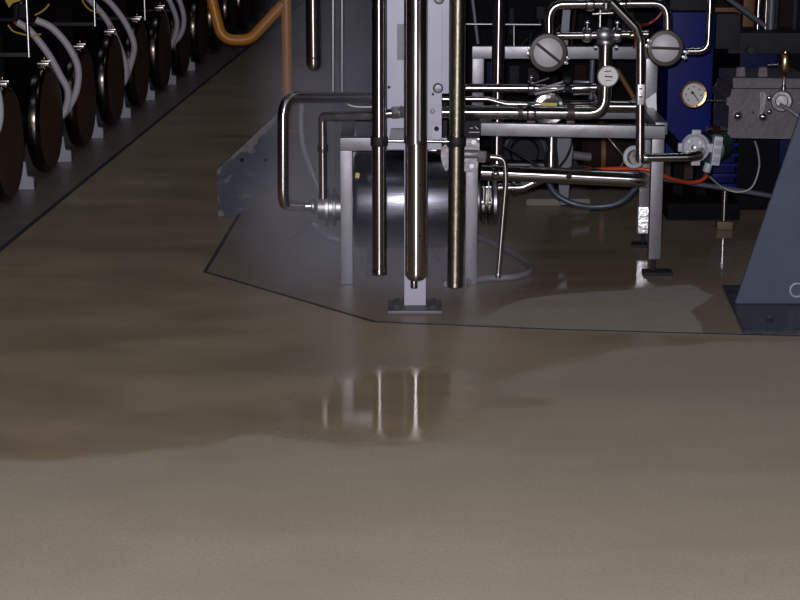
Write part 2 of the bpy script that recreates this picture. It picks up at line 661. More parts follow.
# ------------------------------------------------------------------ row of drums along the aisle
DR = 0.26
ordinal = ['first', 'second', 'third', 'fourth', 'fifth', 'sixth', 'seventh', 'eighth', 'ninth', 'tenth', 'eleventh', 'twelfth', 'thirteenth', 'fourteenth']


def make_drum():
    root = thing('drum_unit', 'x', 'drum machine', (0, 0, 0), 'steel drums in a row along the aisle')
    ax = PERP
    cen = V((0, 0, DR + 0.012))
    T = 0.075
    # shell: near face at 0 (towards the aisle), rim going back
    MB().lathe(cen - ax * T, ax, [(0, 0.05), (0, DR - 0.03), (0.008, DR - 0.012), (0.022, DR), (T - 0.022, DR), (T - 0.008, DR - 0.008), (T - 0.003, DR - 0.02)], 56).build('rim', 'drumrim', root, label='polished steel rim')
    MB().lathe(cen - ax * 0.02, ax, [(0, DR - 0.021), (0.016, DR - 0.021), (0.018, DR - 0.035), (0.021, 0.10), (0.021, 0)], 56).build('face', 'drum', root, label='polished drum face, brown floor reflection painted into its colour')
    # clamp on top
    tp = cen + V((0, 0, DR)) - ax * 0.03
    cl = MB().box(tp + V((0, 0, 0.008)), (0.055, 0.05, 0.014), bevel=0.004)
    cl.box(tp + V((0.012, 0, 0.020)), (0.045, 0.016, 0.010), bevel=0.003)
    cl = cl.build('clamp', 'darksteel', root)
    MB().cyl(tp + V((0.005, 0, 0.025)), tp + V((0.005, 0, 0.042)), 0.007, 10, 0.003).build('bolt', 'brass', cl)
    # axle and stand behind
    MB().cyl(cen - ax * (T + 0.16), cen - ax * T, 0.04, 20, 0.005).build('axle', 'darkpaint', root)
    return root


def make_stand():
    """pale foot plate between two drums"""
    c = V((0, 0, 0))
    poly = [(-0.05, 0), (0.05, 0), (0.05, 0.055), (0.02, 0.06), (0.015, 0.13), (-0.02, 0.13)]
    b = MB().prism([c + V((x, 0, z)) for x, z in poly], (0, 0.03, 0), 0.002)
    return b


drum0 = make_drum()
stand0 = thing('drum_stand', 'x', 'stand', (0, 0, 0), 'pale stands between the drums')
make_stand().build('foot_plate', 'standwhite', stand0)
MB().box((0.0, 0.05, 0.012), (0.09, 0.07, 0.024), bevel=0.003).build('base', 'darkgrey', stand0)
drum_pos = []
for i in range(14):
    Yd = 8.40 + 0.78 * i
    Xd = -1.735 + 0.044 * i
    drum_pos.append((Xd, Yd))
    o = drum0 if i == 0 else copy_tree(drum0)
    o.location = (Xd, Yd, 0)
    o['label'] = 'dark steel drum with polished rim, %s in the row from the camera' % ordinal[i]
    if i < 7:
        s = stand0 if i == 0 else copy_tree(stand0)
        s.location = (Xd + 0.0 - 0.03, Yd + 0.37, 0)
        s['label'] = 'pale foot stand on the floor just behind the %s dark drum' % ordinal[i]

# dark cabinets behind the drums with rods, boxes
for i in range(7):
    Yc = 8.40 + 0.78 * (2 * i) + 0.39
    Xc = -1.765 + 0.044 * (2 * i) - 0.30
    r = thing('drive_cabinet', 'long black drive cabinet behind the %s pair of drums' % ordinal[i], 'cabinet', (Xc - 0.33, Yc, 0), 'black cabinets behind the drums')
    MB().box((Xc - 0.34, Yc, 0.33), (0.64, 1.53, 0.62), bevel=0.01).build('body', 'darkpaint', r)
    MB().box((Xc - 0.33, Yc, 0.01), (0.58, 1.50, 0.02)).build('plinth', 'black', r)
    MB().box((Xc - 0.45, Yc, 0.98), (0.40, 1.5, 0.68), bevel=0.01).build('upper_body', 'darkpaint', r)
    if i < 4:
        jb = thing('junction_box', 'small blue-grey junction box on the black cabinet behind the %s pair of drums' % ordinal[i], 'box', (Xc - 0.10, Yc + 0.15, 0.64), 'junction boxes on the cabinets')
        MB().box((Xc - 0.10, Yc + 0.15, 0.679), (0.07, 0.08, 0.075), bevel=0.006).build('case', 'darkgrey', jb)
        MB().cyl((Xc - 0.10, Yc + 0.15, 0.716), (Xc - 0.10, Yc + 0.15, 0.735), 0.012, 12).build('gland', 'conduit', jb)
        # upright rod
        rp = P([29, 95, 145, 178][i], 57 if i == 0 else 26, Yc + 0.62)
        rp.y = Yc + 0.0 + 0.01
        rp = P([29, 95, 145, 178][i], [57, 26, 20, 12][i], rp.y)
        rd = thing('support_rod', 'thin bright upright rod rising behind the %s pair of drums' % ordinal[i], 'rod', (rp.x, rp.y, rp.z), 'bright rods behind the drums')
        MB().cyl((rp.x, rp.y, rp.z), (rp.x, rp.y, 2.0), 0.008, 12).build('rod', 'bright', rd)
        MB().bar((Xc - 0.03, rp.y, rp.z + 0.01), (rp.x, rp.y, rp.z + 0.01), 0.02, 0.02, 0.003).build('arm', 'black', rd)

hoses = [
    ([(17, 22), (30, 31), (47, 52), (60, 75), (68, 92), (64, 112)], 9.55, 3.6, 'lower pale hose curving down between the second and third drums'),
    ([(36, 20), (52, 28), (68, 46), (78, 68), (76, 92), (66, 111)], 9.60, 3.6, 'upper pale hose curving down beside the third drum'),
    ([(84, -6), (97, 8), (108, 22), (120, 48), (126, 68), (124, 82)], 11.12, 3.1, 'lower pale hose curving down between the fourth and fifth drums'),
    ([(100, -6), (113, 6), (126, 24), (134, 44), (132, 60), (125, 78)], 11.17, 3.1, 'upper pale hose curving down beside the fifth drum'),
    ([(165, -8), (172, 6), (177, 22), (175, 36), (170, 46)], 12.70, 2.6, 'lower pale hose looping down by the sixth drum'),
    ([(175, -8), (181, 5), (184, 20), (181, 34), (172, 45)], 12.75, 2.6, 'upper pale hose looping down beyond the sixth drum'),
    ([(-25, 60), (-6, 82), (0, 105), (-1, 125), (-8, 140)], 8.02, 3.6, 'pale hose at the very edge beside the first drum'),
]
HOSES = []
for pts, Yh, r, lab in hoses:
    n = len(pts)
    wp_ = [P(x, y, Yh + 0.05 * k / n) for k, (x, y) in enumerate(pts)]
    e_ = wp_[-1]
    wp_.append(V((e_.x - 0.09, e_.y, e_.z * 0.6)))
    wp_.append(V((e_.x - 0.12, e_.y, 0.06)))
    path = spline(wp_, 7)
    h = thing('hose', lab, 'hose', path[-1], 'pale hoses feeding the drums')
    MB().tube(path, r * S(Yh), 14).build('tube', 'hosewhite', h)
    e = path[-1]; d = (path[-1] - path[-2]).normalized()
    HOSES.append(h)
    MB().cyl(e, e + d * 0.03, r * S(Yh) * 1.25, 14, 0.003).build('ferrule', 'darkgrey', h)
for pts, Yh, hi in (
        ([(8, 25), (13, 31), (22, 34), (32, 36), (41, 34)], 9.51, 0),
        ([(35, 15), (41, 12), (46, 8), (49, 4)], 9.55, 1),
        ([(80, -5), (85, 5), (92, 11), (101, 13)], 11.06, 2)):
    MB().tube(spline([P(x, y, Yh) for x, y in pts], 6), 0.9 * S(Yh), 8).build('tie_wire', 'yellowwire', HOSES[hi], label='thin yellow wire')
yh = thing('shutoff_valve', 'yellow lever shutoff valve above the second drum, at the top edge', 'valve', P(12, 8, 9.5))
MB().prism([P(5, -6, 9.5), P(22, -6, 9.5), P(20, 1, 9.5), P(12, 3, 9.5), P(9, 8, 9.5), P(5, 0, 9.5)], (0, 0.02, 0), 0.002).build('lever', 'yellowwire', yh)
MB().tube(fillet([P(17, 4, 9.52), P(16, 20, 9.52), V((-2.10, 9.52, 0.72)), V((-2.11, 9.52, 0.643))], 0.03), 0.010, 12).build('stem', 'darkgrey', yh)
MB().sphere(P(15, 23, 9.5), 0.009).build('knob', mat('red_knob', (0.3, 0.01, 0.012), 0.4, var=0.1), yh, label='small red knob')

# ------------------------------------------------------------------ sloping guard plate, worn paint
kr = thing('guard_plate', 'sloping blue-grey steel guard plate with flaking paint, standing on the floor by the aisle', 'guard plate', G(226, 217))
YG = G(226, 217).y
outl = [P(217, 170, YG), P(217, 217, YG), P(236, 217, YG), P(283, 178, YG), P(283, 111, YG)]
for q in outl[1:3]:
    q.z = 0.002
b = MB()
rows = 26
def gp(u, v):
    """u along the plate, v from the lower edge (0) to the sloping upper edge (1)"""
    x = outl[0].x + (outl[3].x - outl[0].x) * u
    zt_ = outl[0].z + (outl[4].z - outl[0].z) * u
    xk = (outl[2].x - outl[1].x) / (outl[3].x - outl[1].x)
    zl = outl[1].z if u < xk else outl[2].z + (outl[3].z - outl[2].z) * (u - xk) / (1 - xk)
    return x, zl + (zt_ - zl) * v
grid = {}
for side, dy in ((0, 0.0), (1, 0.05)):
    for i in range(rows + 1):
        for k in range(rows + 1):
            x, z = gp(i / rows, k / rows)
            grid[side, i, k] = b.bm.verts.new(V((x, YG + dy + 0.10 * i / rows, z)))
for i in range(rows):
    for k in range(rows):
        b.bm.faces.new((grid[0, i, k], grid[0, i + 1, k], grid[0, i + 1, k + 1], grid[0, i, k + 1]))
        b.bm.faces.new((grid[1, i, k], grid[1, i, k + 1], grid[1, i + 1, k + 1], grid[1, i + 1, k]))
    b.bm.faces.new((grid[0, i, 0], grid[1, i, 0], grid[1, i + 1, 0], grid[0, i + 1, 0]))
    b.bm.faces.new((grid[0, i, rows], grid[0, i + 1, rows], grid[1, i + 1, rows], grid[1, i, rows]))
    b.bm.faces.new((grid[0, 0, i], grid[0, 0, i + 1], grid[1, 0, i + 1], grid[1, 0, i]))
    b.bm.faces.new((grid[0, rows, i], grid[1, rows, i], grid[1, rows, i + 1], grid[0, rows, i + 1]))
ids = sorted(grid, key=lambda q: 0)
b.bm.verts.index_update()
wear = [0.0] * len(b.bm.verts)
for (side, i, k), v in grid.items():
    w = 0.0
    d = (1 - k / rows) * 0.22
    w += max(0, 0.22 * (1 - d / 0.06))
    w += max(0, 0.09 * (1 - (i / rows * 0.28) / 0.05))
    w += max(0, 0.10 * (1 - (k / rows * 0.2) / 0.04)) * (1 if i < rows * 0.35 else 0)
    wear[v.index] = w
kb = b.build('plate', 'worn', kr)
wa = kb.data.attributes.new('wear', 'FLOAT', 'POINT')
wa.data.foreach_set('value', wear)
for px, py in ((242, 160), (266, 160)):
    q = P(px, py, YG + 0.10 * (px - 217) / 66 - 0.001)
    MB().cyl(q, q + V((0, -0.006, 0)), 0.009, 12, 0.002).build('bolt', 'rust', kr)

# yellow guard rail
YR = 10.6
rr = 5.4 * S(YR)
post = G(287, 130)
yr = thing('guard_rail', 'yellow-orange tubular guard rail with a bent hoop and upright post', 'guard rail', (P(287, 60, YR).x, YR, 0))
pt = P(287, 60, YR)
MB().tube([V((pt.x, YR, 0.008)), V((pt.x, YR, 1.15))], rr, 18).build('post', 'yellow', yr)
MB().tube(fillet([P(207, -60, YR), P(212, 0, YR), P(222, 40, YR), P(250, 40, YR), P(283, 4, YR)], [0, 0.15, 0.13, 0.12, 0], 8), rr, 18).build('hoop', 'yellow', yr)
MB().cyl((pt.x, YR, 0), (pt.x, YR, 0.012), 0.07, 20).build('base', 'yellow', yr)

# ------------------------------------------------------------------ centre: column and hanging tubes
YC = 6.47
cb = thing('steel_column', 'pale grey steel column on a floor plate behind the thick vertical tube', 'column', G(414, 309))
g0, g1 = G(388, 314), G(442, 314)
bx0, bx1 = g0.x, g1.x
MB().box(((bx0 + bx1) / 2, 6.45, 0.007), (bx1 - bx0, 0.17, 0.012), bevel=0.002).build('base_plate', 'plate2', cb)
for sx in (0.03, bx1 - bx0 - 0.03):
    for yy in (6.385, 6.515):
        MB().hexnut((bx0 + sx, yy, 0.013), (bx0 + sx, yy, 0.026), 0.011).build('bolt', 'satin', cb)
s = S(YC)
pc = P(415, 290, YC)
ztop = P(415, 148, YC).z
MB().box((pc.x, YC, (ztop + 0.05 + 0.013) / 2), (22 * s, 0.05, ztop + 0.05 - 0.013), bevel=0.003).build('post', 'column', cb)
xl, xr = P(387, 70, 6.43).x, P(442, 70, 6.43).x
MB().box(((xl + xr) / 2, 6.445, (ztop + 2.1) / 2), (xr - xl, 0.02, 2.1 - ztop), bevel=0.002).build('front_plate', 'column', cb)
x2 = P(449, 50, 6.49).x
zb = P(444, 93, 6.49).z
MB().box(((xr - 0.03 + x2) / 2, 6.485, (zb + 2.1) / 2), (x2 - xr + 0.03, 0.02, 2.1 - zb), bevel=0.002).build('back_strip', 'column', cb)
np_ = [P(397, 24, 6.433), P(409, 24, 6.433), P(409, 60, 6.433), P(397, 60, 6.433)]
MB().prism(np_, (0, -0.004, 0)).build('rating_plate', 'plate2', cb, label='small dark grey rating plate')
for (px, py, r, m) in ((438, 88, 4.2, 'cast'), (439, -1, 4.2, 'cast'), (386.5 + 2.5, 87, 1.4, 'black'), (433, 94, 1.2, 'black'), (432.5, 111, 2.4, 'cast')):
    c = P(px, py, 6.435)
    b = MB().cyl(c, c + V((0, -0.012, 0)), r * s, 18, 0.003)
    o = b.build('bolt', m, cb)
    if r > 4:
        MB().ring(c + V((0, -0.004, 0)), (0, 1, 0), r * s * 1.05, 0.0022).build('washer', 'black', o)
cp = MB().prism([P(432, 124, 6.433), P(441.5, 124, 6.433), P(441.5, 138, 6.433), P(432, 138, 6.433)], (0, -0.008, 0), 0.001).build('clip_plate', 'column', cb)
c = P(436.5, 128.5, 6.425)
MB().hexnut(c, c + V((0, -0.01, 0)), 2.6 * s).build('bolt', 'darkgrey', cp)
# lower lug of the left plate
MB().prism([P(391, 128, 6.432), P(404, 128, 6.432), P(404, 139, 6.432), P(389, 139, 6.432)], (0, -0.03, 0), 0.002).build('lug', 'plate2', cb)

# tube 1
s = S(6.34)
a = P(379.3, 272, 6.34); zt = 2.1
t1 = thing('hanging_tube', 'narrow polished vertical steel tube with an open lower end', 'tube', a)
xt = P(379, 0, 6.34).x
MB().tube([a, V((xt, 6.34, zt))], 7.2 * s, 24).build('tube', 'darksteel', t1)
MB().lathe(a - V((0, 0, 0.004)), (0, 0, 1), [(0, 5.6 * s), (0, 7.3 * s), (0.012, 7.5 * s), (0.014, 7.2 * s)], 24).build('end_ring', 'darksteel', t1)
# tube 2
s = S(6.33)
a = P(416, 275, 6.33); b_ = P(415.5, 143, 6.33)
t2 = thing('thick_tube', 'thick polished vertical steel tube with a small nozzle at its lower end', 'tube', P(415, 287, 6.33))
R2 = 11.2 * s
MB().lathe(a - V((0, 0, 0.02)), (0, 0, 1), [(0, 4 * s), (0.006, 8 * s), (0.02, R2), (0.03, R2), ((b_ - a).length + 0.02, R2)], 32).build('lower_tube', 'polish', t2)
MB().lathe(b_, (0, 0, 1), [(0, R2), (0.001, R2 * 1.06), (zt - b_.z, R2 * 1.06)], 32).build('upper_sleeve', 'polish', t2)
nz0 = P(414, 288, 6.33)
MB().cyl(nz0, nz0 + V((0, 0, 0.03)), 3.6 * s, 16, 0.002).build('nozzle', 'darksteel', t2)
for py in (13, 58, 99, 183, 234, 276):
    q = P(420, py, 6.33)
    k = R2 * (1.06 if py < 142 else 1.0)
    dx = q.x - a.x
    yy = 6.33 - math.sqrt(max(1e-6, k * k - dx * dx))
    MB().sphere((q.x, yy, q.z), 0.0042).build('stud', 'black', t2)
rx = R2 * 1.06
MB().box((a.x + rx * 0.28, 6.33 - rx * 0.985, (b_.z + 0.012 + zt) / 2), (0.006, 0.006, zt - b_.z - 0.012), bevel=0.002).build('seam_strip', 'chrome', t2)
# tube 3
s = S(6.42)
t3 = thing('dull_tube', 'dull weathered vertical tube with an open lower end beside the valve block', 'tube', P(455, 285, 6.42))
a = P(455, 285, 6.42)
xt = P(458, 0, 6.42).x
top = a + (V((xt, 6.42, P(458, 0, 6.42).z)) - a) * ((zt - a.z) / (P(458, 0, 6.42).z - a.z))
MB().tube([a, top], 7.9 * s, 24).build('tube', 'dull', t3)
MB().lathe(a - V((0, 0, 0.004)), (0, 0, 1), [(0, 6.4 * s), (0, 8.0 * s), (0.012, 8.2 * s), (0.014, 7.9 * s)], 24).build('end_ring', 'dull', t3)
# clamp bar
cr = thing('clamp_bar', 'thin steel bar with two dark collars tying the vertical tubes together', 'bar', P(418, 141, 6.43))
q0, q1 = P(380, 140.5, 6.374), P(448.5, 141.5, 6.388)
MB().tube([q0, q1], 1.8 * S(6.4), 12).build('bar', 'chrome', cr)
for px, Y, r in ((379.2, 6.34, 7.2), (456.4, 6.42, 7.9)):
    c = P(px, 141, Y)
    s = S(Y)
    MB().lathe(c - V((0, 0, 0.016)), (0, 0, 1), [(0, r * s * 1.01), (0.0, r * s * 1.16), (0.004, r * s * 1.22), (0.028, r * s * 1.22), (0.032, r * s * 1.16), (0.032, r * s * 1.01)], 24).build('collar', 'black', cr)

# ------------------------------------------------------------------ pump and its frame
YF = 6.84
sF = S(YF)
pf = thing('pump_trestle', 'square tube steel frame straddling the brushed steel pump', 'frame', G(409, 283))
w = 12.3 * sF
zt = P(346, 143.5, YF).z
X0, X1 = P(346.2, 143, YF).x, P(472, 143, YF).x
MB().bar((X0 - w / 2, YF, zt), (X1 + w / 2, YF, zt), w, 13 * sF, 0.004).build('top_beam', 'rail', pf)
for x, Y, nm in ((X0, YF, 'leg'), (X1, YF, 'leg'), (X0, 7.42, 'leg'), (X1, 7.42, 'leg')):
    MB().bar((x, Y, 0.001), (x, Y, zt - 6.5 * sF if Y == YF else zt), w, w, 0.004).build('leg', 'rail', pf)
MB().bar((X0, YF + w / 2, zt), (X0, 7.42 - w / 2, zt), w, 13 * sF, 0.004).build('side_beam', 'rail', pf)
MB().bar((X1, YF + w / 2, zt), (X1, 7.42 - w / 2, zt), w, 13 * sF, 0.004).build('side_beam', 'rail', pf)

YP = 7.13
pc0, pc1 = P(354, 200, YP), P(464, 200, YP)
RP = 0.182
pu = thing('pump', 'brushed steel horizontal pump drum between the frame legs', 'pump', (0.03, YP, 0))
L = (pc1 - pc0).length
MB().lathe(pc0, pc1 - pc0, [(0, RP - 0.02), (0.006, RP - 0.005), (0.02, RP), (L - 0.02, RP), (L - 0.006, RP - 0.005), (L, RP - 0.02)], 64).build('drum', 'brushed', pu)
MB().lathe(pc0 + V((L * 0.985, 0, 0)), (1, 0, 0), [(0, 0.05), (0.05, 0.05), (0.052, 0.075), (0.062, 0.077), (0.07, 0.05), (0.11, 0.05)], 28).build('shaft_housing', 'satin', pu)
ce = P(488, 200, YP)
for (px, r, t, m) in ((482.5, 22, 0.016, 'polish'), (494.5, 22, 0.018, 'satin')):
    c = P(px, 202, YP)
    MB().lathe(c - V((t / 2, 0, 0)), (1, 0, 0), [(0, r * sF * 0.9), (t * 0.2, r * sF), (t * 0.8, r * sF), (t, r * sF * 0.9)], 40).build('end_flange', m, pu)
c = P(488.5, 202, YP)
cl = MB().lathe(c - V((0.006, 0, 0)), (1, 0, 0), [(0, 19 * sF), (0.003, 23 * sF), (0.009, 23 * sF), (0.012, 19 * sF)], 40).build('clamp_band', 'darksteel', pu)
q = P(488.5, 194, YP - 23 * sF - 0.010)
MB().box(q, (0.022, 0.016, 0.060), bevel=0.004).build('clamp_hinge', 'chrome', cl)
MB().cyl(q + V((-0.018, -0.006, 0.03)), q + V((-0.018, -0.006, -0.035)), 0.004, 10).build('clamp_bolt', 'chrome', cl)
MB().cyl(q + V((0.0, -0.012, 0.052)), q + V((0.0, -0.012, -0.03)), 0.004, 10).build('clamp_bolt', 'chrome', cl)
# left side fittings
cl_ = P(339, 207, YP)
MB().lathe(cl_ + V((0.056, 0, 0)), (-1, 0, 0), [(0, 0.05), (0.065, 0.05), (0.067, 0.072), (0.079, 0.074), (0.081, 0.055), (0.093, 0.055), (0.095, 0.072), (0.107, 0.072), (0.109, 0.048), (0.135, 0.046)], 28).build('inlet_flange', 'satin', pu)
for sx in (0.05, L - 0.05):
    x = pc0.x + sx
    MB().prism([V((x, YP - 0.16, 0.001)), V((x, YP + 0.16, 0.001)), V((x, YP + 0.13, 0.12)), V((x, YP - 0.13, 0.12))], (0.02, 0, 0), 0.002).build('saddle_foot', 'darkgrey', pu)
MB().prism([P(356, 172, YP - 0.181), P(360, 173, YP - 0.181), P(359, 178, YP - 0.181), P(355, 177, YP - 0.181)], (0, -0.012, 0)).build('sticker', 'tagyellow', pu, label='small faded yellow sticker')

# grey housing behind, with rounded door
YH = 7.62
hs = thing('machine_housing', 'tall dark grey steel housing with a rounded door, behind the pump', 'housing', (P(385, 100, YH).x, 7.9, 0))
hx0, hx1 = P(334, 80, YH).x, P(448, 80, YH).x
MB().box(((hx0 + hx1) / 2, YH + 0.3, 1.0), (hx1 - hx0, 0.6, 1.5), bevel=0.02).build('body', 'housing', hs)
for x in (hx0 + 0.04, hx1 - 0.04):
    for y in (YH + 0.05, YH + 0.55):
        MB().cyl((x, y, 0.001), (x, y, 0.26), 0.02, 14).build('leg', 'satin', hs)
dpts = [P(342, -70, YH - 0.012), P(342, 107, YH - 0.012), P(436, 107, YH - 0.012), P(436, -70, YH - 0.012)]
MB().tube(fillet(dpts, 0.07, 10), 0.006, 12).build('door_edge', 'satin', hs)
dd = [p + V((0, 0.010, 0)) for p in fillet([P(345, -70, YH - 0.012), P(345, 104, YH - 0.012), P(433, 104, YH - 0.012), P(433, -70, YH - 0.012)], 0.06, 10)]
MB().prism(dd, (0, -0.006, 0)).build('door', 'housing', hs)

# pipes on the steamy side
v1 = thing('blind_pipe', 'thick dark vertical pipe with a rounded blind end beside the guard rail post', 'pipe', P(313, 69, 6.6))
s = S(6.6)
a = P(313.5, 64, 6.6)
MB().lathe(a - V((0, 0, 0.02)), (0, 0, 1), [(0, 0), (0.001, 3 * s), (0.006, 5.5 * s), (0.014, 6.8 * s), (0.024, 7.2 * s), (1.2, 7.2 * s)], 24).build('pipe', 'darksteel', v1)
MB().lathe(a + V((0, 0, 0.02)), (0, 0, 1), [(0, 7.2 * s), (0.003, 7.6 * s), (0.006, 7.2 * s)], 24).build('weld_ring', 'darksteel', v1)

l2 = thing('bypass_pipe', 'polished steel pipe bent into a tall C shape beside the pump', 'pipe', P(283, 190, 7.13))
s = S(7.13)
pth = fillet([P(384, 97.5, 7.30), P(283, 97, 6.75), P(283, 204, 6.75), P(300, 206, YP), P(315, 206, YP)], [0, 0.075, 0.075, 0.03, 0], 9)
MB().tube(pth, 5.3 * s, 20).build('pipe', 'polish', l2)
MB().cyl(P(311, 206, YP), P(315, 206, YP), 8 * s, 20, 0.004).build('ferrule', 'satin', l2)
MB().tube([P(333, -50, 7.22), P(333, 95, 7.22)], 1.6 * s, 12).build('thin_riser', 'satin', l2)
l3 = thing('cross_pipe', 'polished pipe running from the column nut to a bend above the pump', 'pipe', P(322, 200, 6.92))
s = S(6.9)
pth = fillet([P(399, 112.5, 6.392), P(376, 114.5, 6.394), P(340, 116, 6.80), P(322.5, 116, 6.92), P(323, 198, 6.95)], [0, 0.05, 0.1, 0.03, 0], 8)
MB().tube(pth, 4.4 * s, 18).build('pipe', 'polish', l3)
MB().cyl(P(322.7, 145, 6.93), P(322.7, 151, 6.935), 5.4 * s, 16, 0.002).build('coupling', 'darksteel', l3)
MB().hexnut(P(391.5, 112.8, 6.392), P(400, 112.2, 6.391), 6.6 * S(6.4)).build('nut', 'satin', l3)
MB().lathe(P(399.5, 112, 6.391), (1, -0.3, 0.15), [(0, 6.2 * S(6.4)), (0.008, 6.2 * S(6.4)), (0.014, 4.5 * S(6.4)), (0.017, 0)], 20).build('elbow_cap', 'bright', l3)
tag(MB().tube(spline([P(302, 96, 7.35), P(301, 125, 7.35), P(304, 150, 7.33), P(312, 172, 7.3), P(322, 196, 7.28)], 8), 3.0 * S(7.3), 12).build('hanging_hose', 'hosegrey'), 'grey hose hanging inside the C-shaped pipe', 'hose')
tag(MB().tube(spline([G(298, 209, 0.02) + V((0, -0.6, 0)), P(312, 224, 7.25), P(326, 236, 7.3), P(342, 240, 7.3), P(360, 246, 7.3)], 8), 3.2 * S(7.3), 12).build('drain_hose', 'hosegrey'), 'grey drain hose drooping below the C-shaped pipe', 'hose')

# valve block beside the column
YV = 6.66
s = S(YV)
vb = thing('valve_block', 'cast grey valve block with bolts and a hex union behind the dull tube', 'valve', P(470, 170, YV))
MB().prism([P(463, 138.5, YV), P(479.5, 138.5, YV), P(479.5, 150, YV), P(478, 170, YV), P(473, 172, YV), P(460, 171, YV), P(460, 139, YV)], (0, 0.09, 0), 0.003).build('body', 'cast', vb)
MB().cyl(P(458, 154, YV - 0.005), P(479, 154, YV - 0.005), 4.4 * s, 20, 0.002).build('boss', 'cast', vb)
MB().prism([P(441, 148, YV), P(446, 144, YV), P(449, 150, YV), P(449, 168, YV), P(446, 172, YV), P(443, 166, YV), P(441, 158, YV)], (0, 0.06, 0), 0.003).build('flange', 'cast', vb)
MB().cyl(P(449, 156, YV + 0.04), P(461, 156, YV + 0.04), 5 * s, 16).build('neck', 'cast', vb)
for px, py in ((473.5, 141.5), (471.5, 165.5)):
    c = P(px, py, YV)
    MB().hexnut(c, c + V((0, -0.012, 0)), 3.2 * s).build('bolt', 'satin', vb)
MB().hexnut(P(477.5, 156, YV - 0.005), P(486, 157, YV - 0.005), 6.4 * s).build('union_nut', 'cast', vb)
MB().cyl(P(486, 157, YV - 0.005), P(490, 157, YV - 0.005), 5.4 * s, 16, 0.002).build('union_ring', 'rust', vb)
MB().cyl(P(436, 150.5, YV + 0.02), P(441.5, 151, YV + 0.02), 4.6 * s, 16, 0.002).build('union_ring', 'rust', vb)
MB().cyl(P(429, 150, YV + 0.02), P(437, 150.5, YV + 0.02), 2.2 * s, 12).build('inlet_tube', 'polish', vb)
MB().box(P(478.5, 144, YV - 0.001), (0.007, 0.01, 0.038), bevel=0.001).build('edge_strip', 'chrome', vb)

dt = thing('drain_tube', 'thin bent steel tube dropping from the hex union to just above the floor', 'tube', P(498, 276, YV))
MB().tube(fillet([P(490.2, 157, YV - 0.005), P(504.5, 158, YV - 0.005), P(506, 180, YV), P(498, 276, YV + 0.02)], [0, 0.045, 0.2, 0], 9), 2.6 * s, 14).build('tube', 'polish', dt)
MB().cyl(P(498.2, 273, YV + 0.02), P(498, 277.5, YV + 0.02), 3.0 * s, 14, 0.001).build('tip', 'satin', dt)

sb = thing('sensor_box', 'small black sensor box with faint white marks above the valve block', 'box', P(472, 137, 6.70))
MB().prism([P(463, 121, 6.70), P(480, 121, 6.70), P(480.5, 137, 6.70), P(463, 137, 6.70)], (0, 0.06, 0), 0.003).build('case', 'darkgrey', sb)
for x0, y0, x1, y1 in ((469, 132.2, 479.5, 132.2), (470, 128, 473, 128), (475, 126.5, 478, 129)):
    MB().bar(P(x0, y0, 6.698), P(x1, y1, 6.698), 0.003, 0.0025, 0).build('marking', 'tagwhite', sb)

# grey hose lying on the floor
hp = [(446, 247), (462, 236), (480, 238), (505, 249), (524, 260), (531, 267), (527, 273), (512, 277), (488, 278), (466, 281)]
tag(MB().tube(spline([G(x, y, 0.0135) for x, y in hp], 8), 0.0125, 14).build('floor_hose', 'hosegrey'), 'grey hose lying in a loop on the wet floor beside the pump frame', 'hose')
tag(MB().tube(spline([G(430, 246, 0.0105), G(436, 258, 0.0105), G(442, 271, 0.0105), G(446, 284, 0.0105)], 8), 0.010, 12).build('floor_hose', 'hosegrey'), 'short straight grey hose on the floor between the two thick vertical tubes', 'hose')

# ------------------------------------------------------------------ pipe stand (table frame)
YA, YB = 7.02, 7.50
sA, sB = S(YA), S(YB)
ts = thing('pipe_stand', 'satin stainless stand with a long horizontal rail and levelling feet', 'stand', G(656, 274))
zb_ = P(560, 130.5, YA).z
hb = 12.6 * sA
wl = 12.2 * sA
xL, xR = P(481, 130, YA).x, P(664, 132, YA).x
MB().bar((xL, YA + 0.02, zb_ + 0.004), (xR, YA - 0.02, zb_ - 0.002), wl, hb, 0.004).build('front_rail', 'rail', ts)
xl_ = P(656.5, 150, YA).x
lg = MB().bar((xl_, YA - 0.02, zb_ - hb / 2 - 0.003), (xl_, YA - 0.02, P(653, 257, YA).z), wl, wl, 0.004).build('leg', 'rail', ts)
zf = P(653, 257, YA).z
MB().cyl((xl_, YA - 0.02, 0.012), (xl_, YA - 0.02, zf), 0.008, 12).build('levelling_rod', 'darkgrey', lg)
MB().box((xl_ + 0.015, YA - 0.02, 0.0065), (0.11, 0.075, 0.011), bevel=0.002).build('foot_plate', 'darkgrey', lg)
xb = P(644, 200, YB).x
lg = MB().bar((xb, YB, zb_ - hb / 2), (xb, YB, P(644, 233, YB).z), wl, wl, 0.004).build('leg', 'rail', ts)
zf = P(644, 233, YB).z
MB().cyl((xb, YB, 0.012), (xb, YB, zf), 0.008, 12).build('levelling_rod', 'darkgrey', lg)
MB().box((xb, YB, 0.0065), (0.085, 0.075, 0.011), bevel=0.002).build('foot_plate', 'darkgrey', lg)
f0, f1 = P(644, 206, YB).z, P(644, 232, YB).z
MB().box((xb, YB - 0.001, (f0 + f1) / 2), (wl * 1.05, wl * 1.05, f0 - f1), bevel=0.004).build('foil_wrap', 'foil', lg, label='crinkled bright foil wrap')
MB().bar((xL + 0.0, YB, zb_), (xb + wl / 2, YB, zb_), wl, hb, 0.004).build('rear_rail', 'rail', ts)
for x in (xL + wl / 2, xb):
    MB().bar((x, YA + wl / 2 + 0.02, zb_), (x, YB - wl / 2, zb_), wl, hb, 0.004).build('cross_rail', 'rail', ts)
zD = P(560, 52, YB).z
xd0, xd1 = P(472, 52, YB).x, P(656, 52, YB).x
wd = 11.5 * sB
MB().bar((xd0, YB, zD), (xd1, YB, zD - 0.002), wl, 12 * sB, 0.003).build('upper_rail', 'rail', ts)
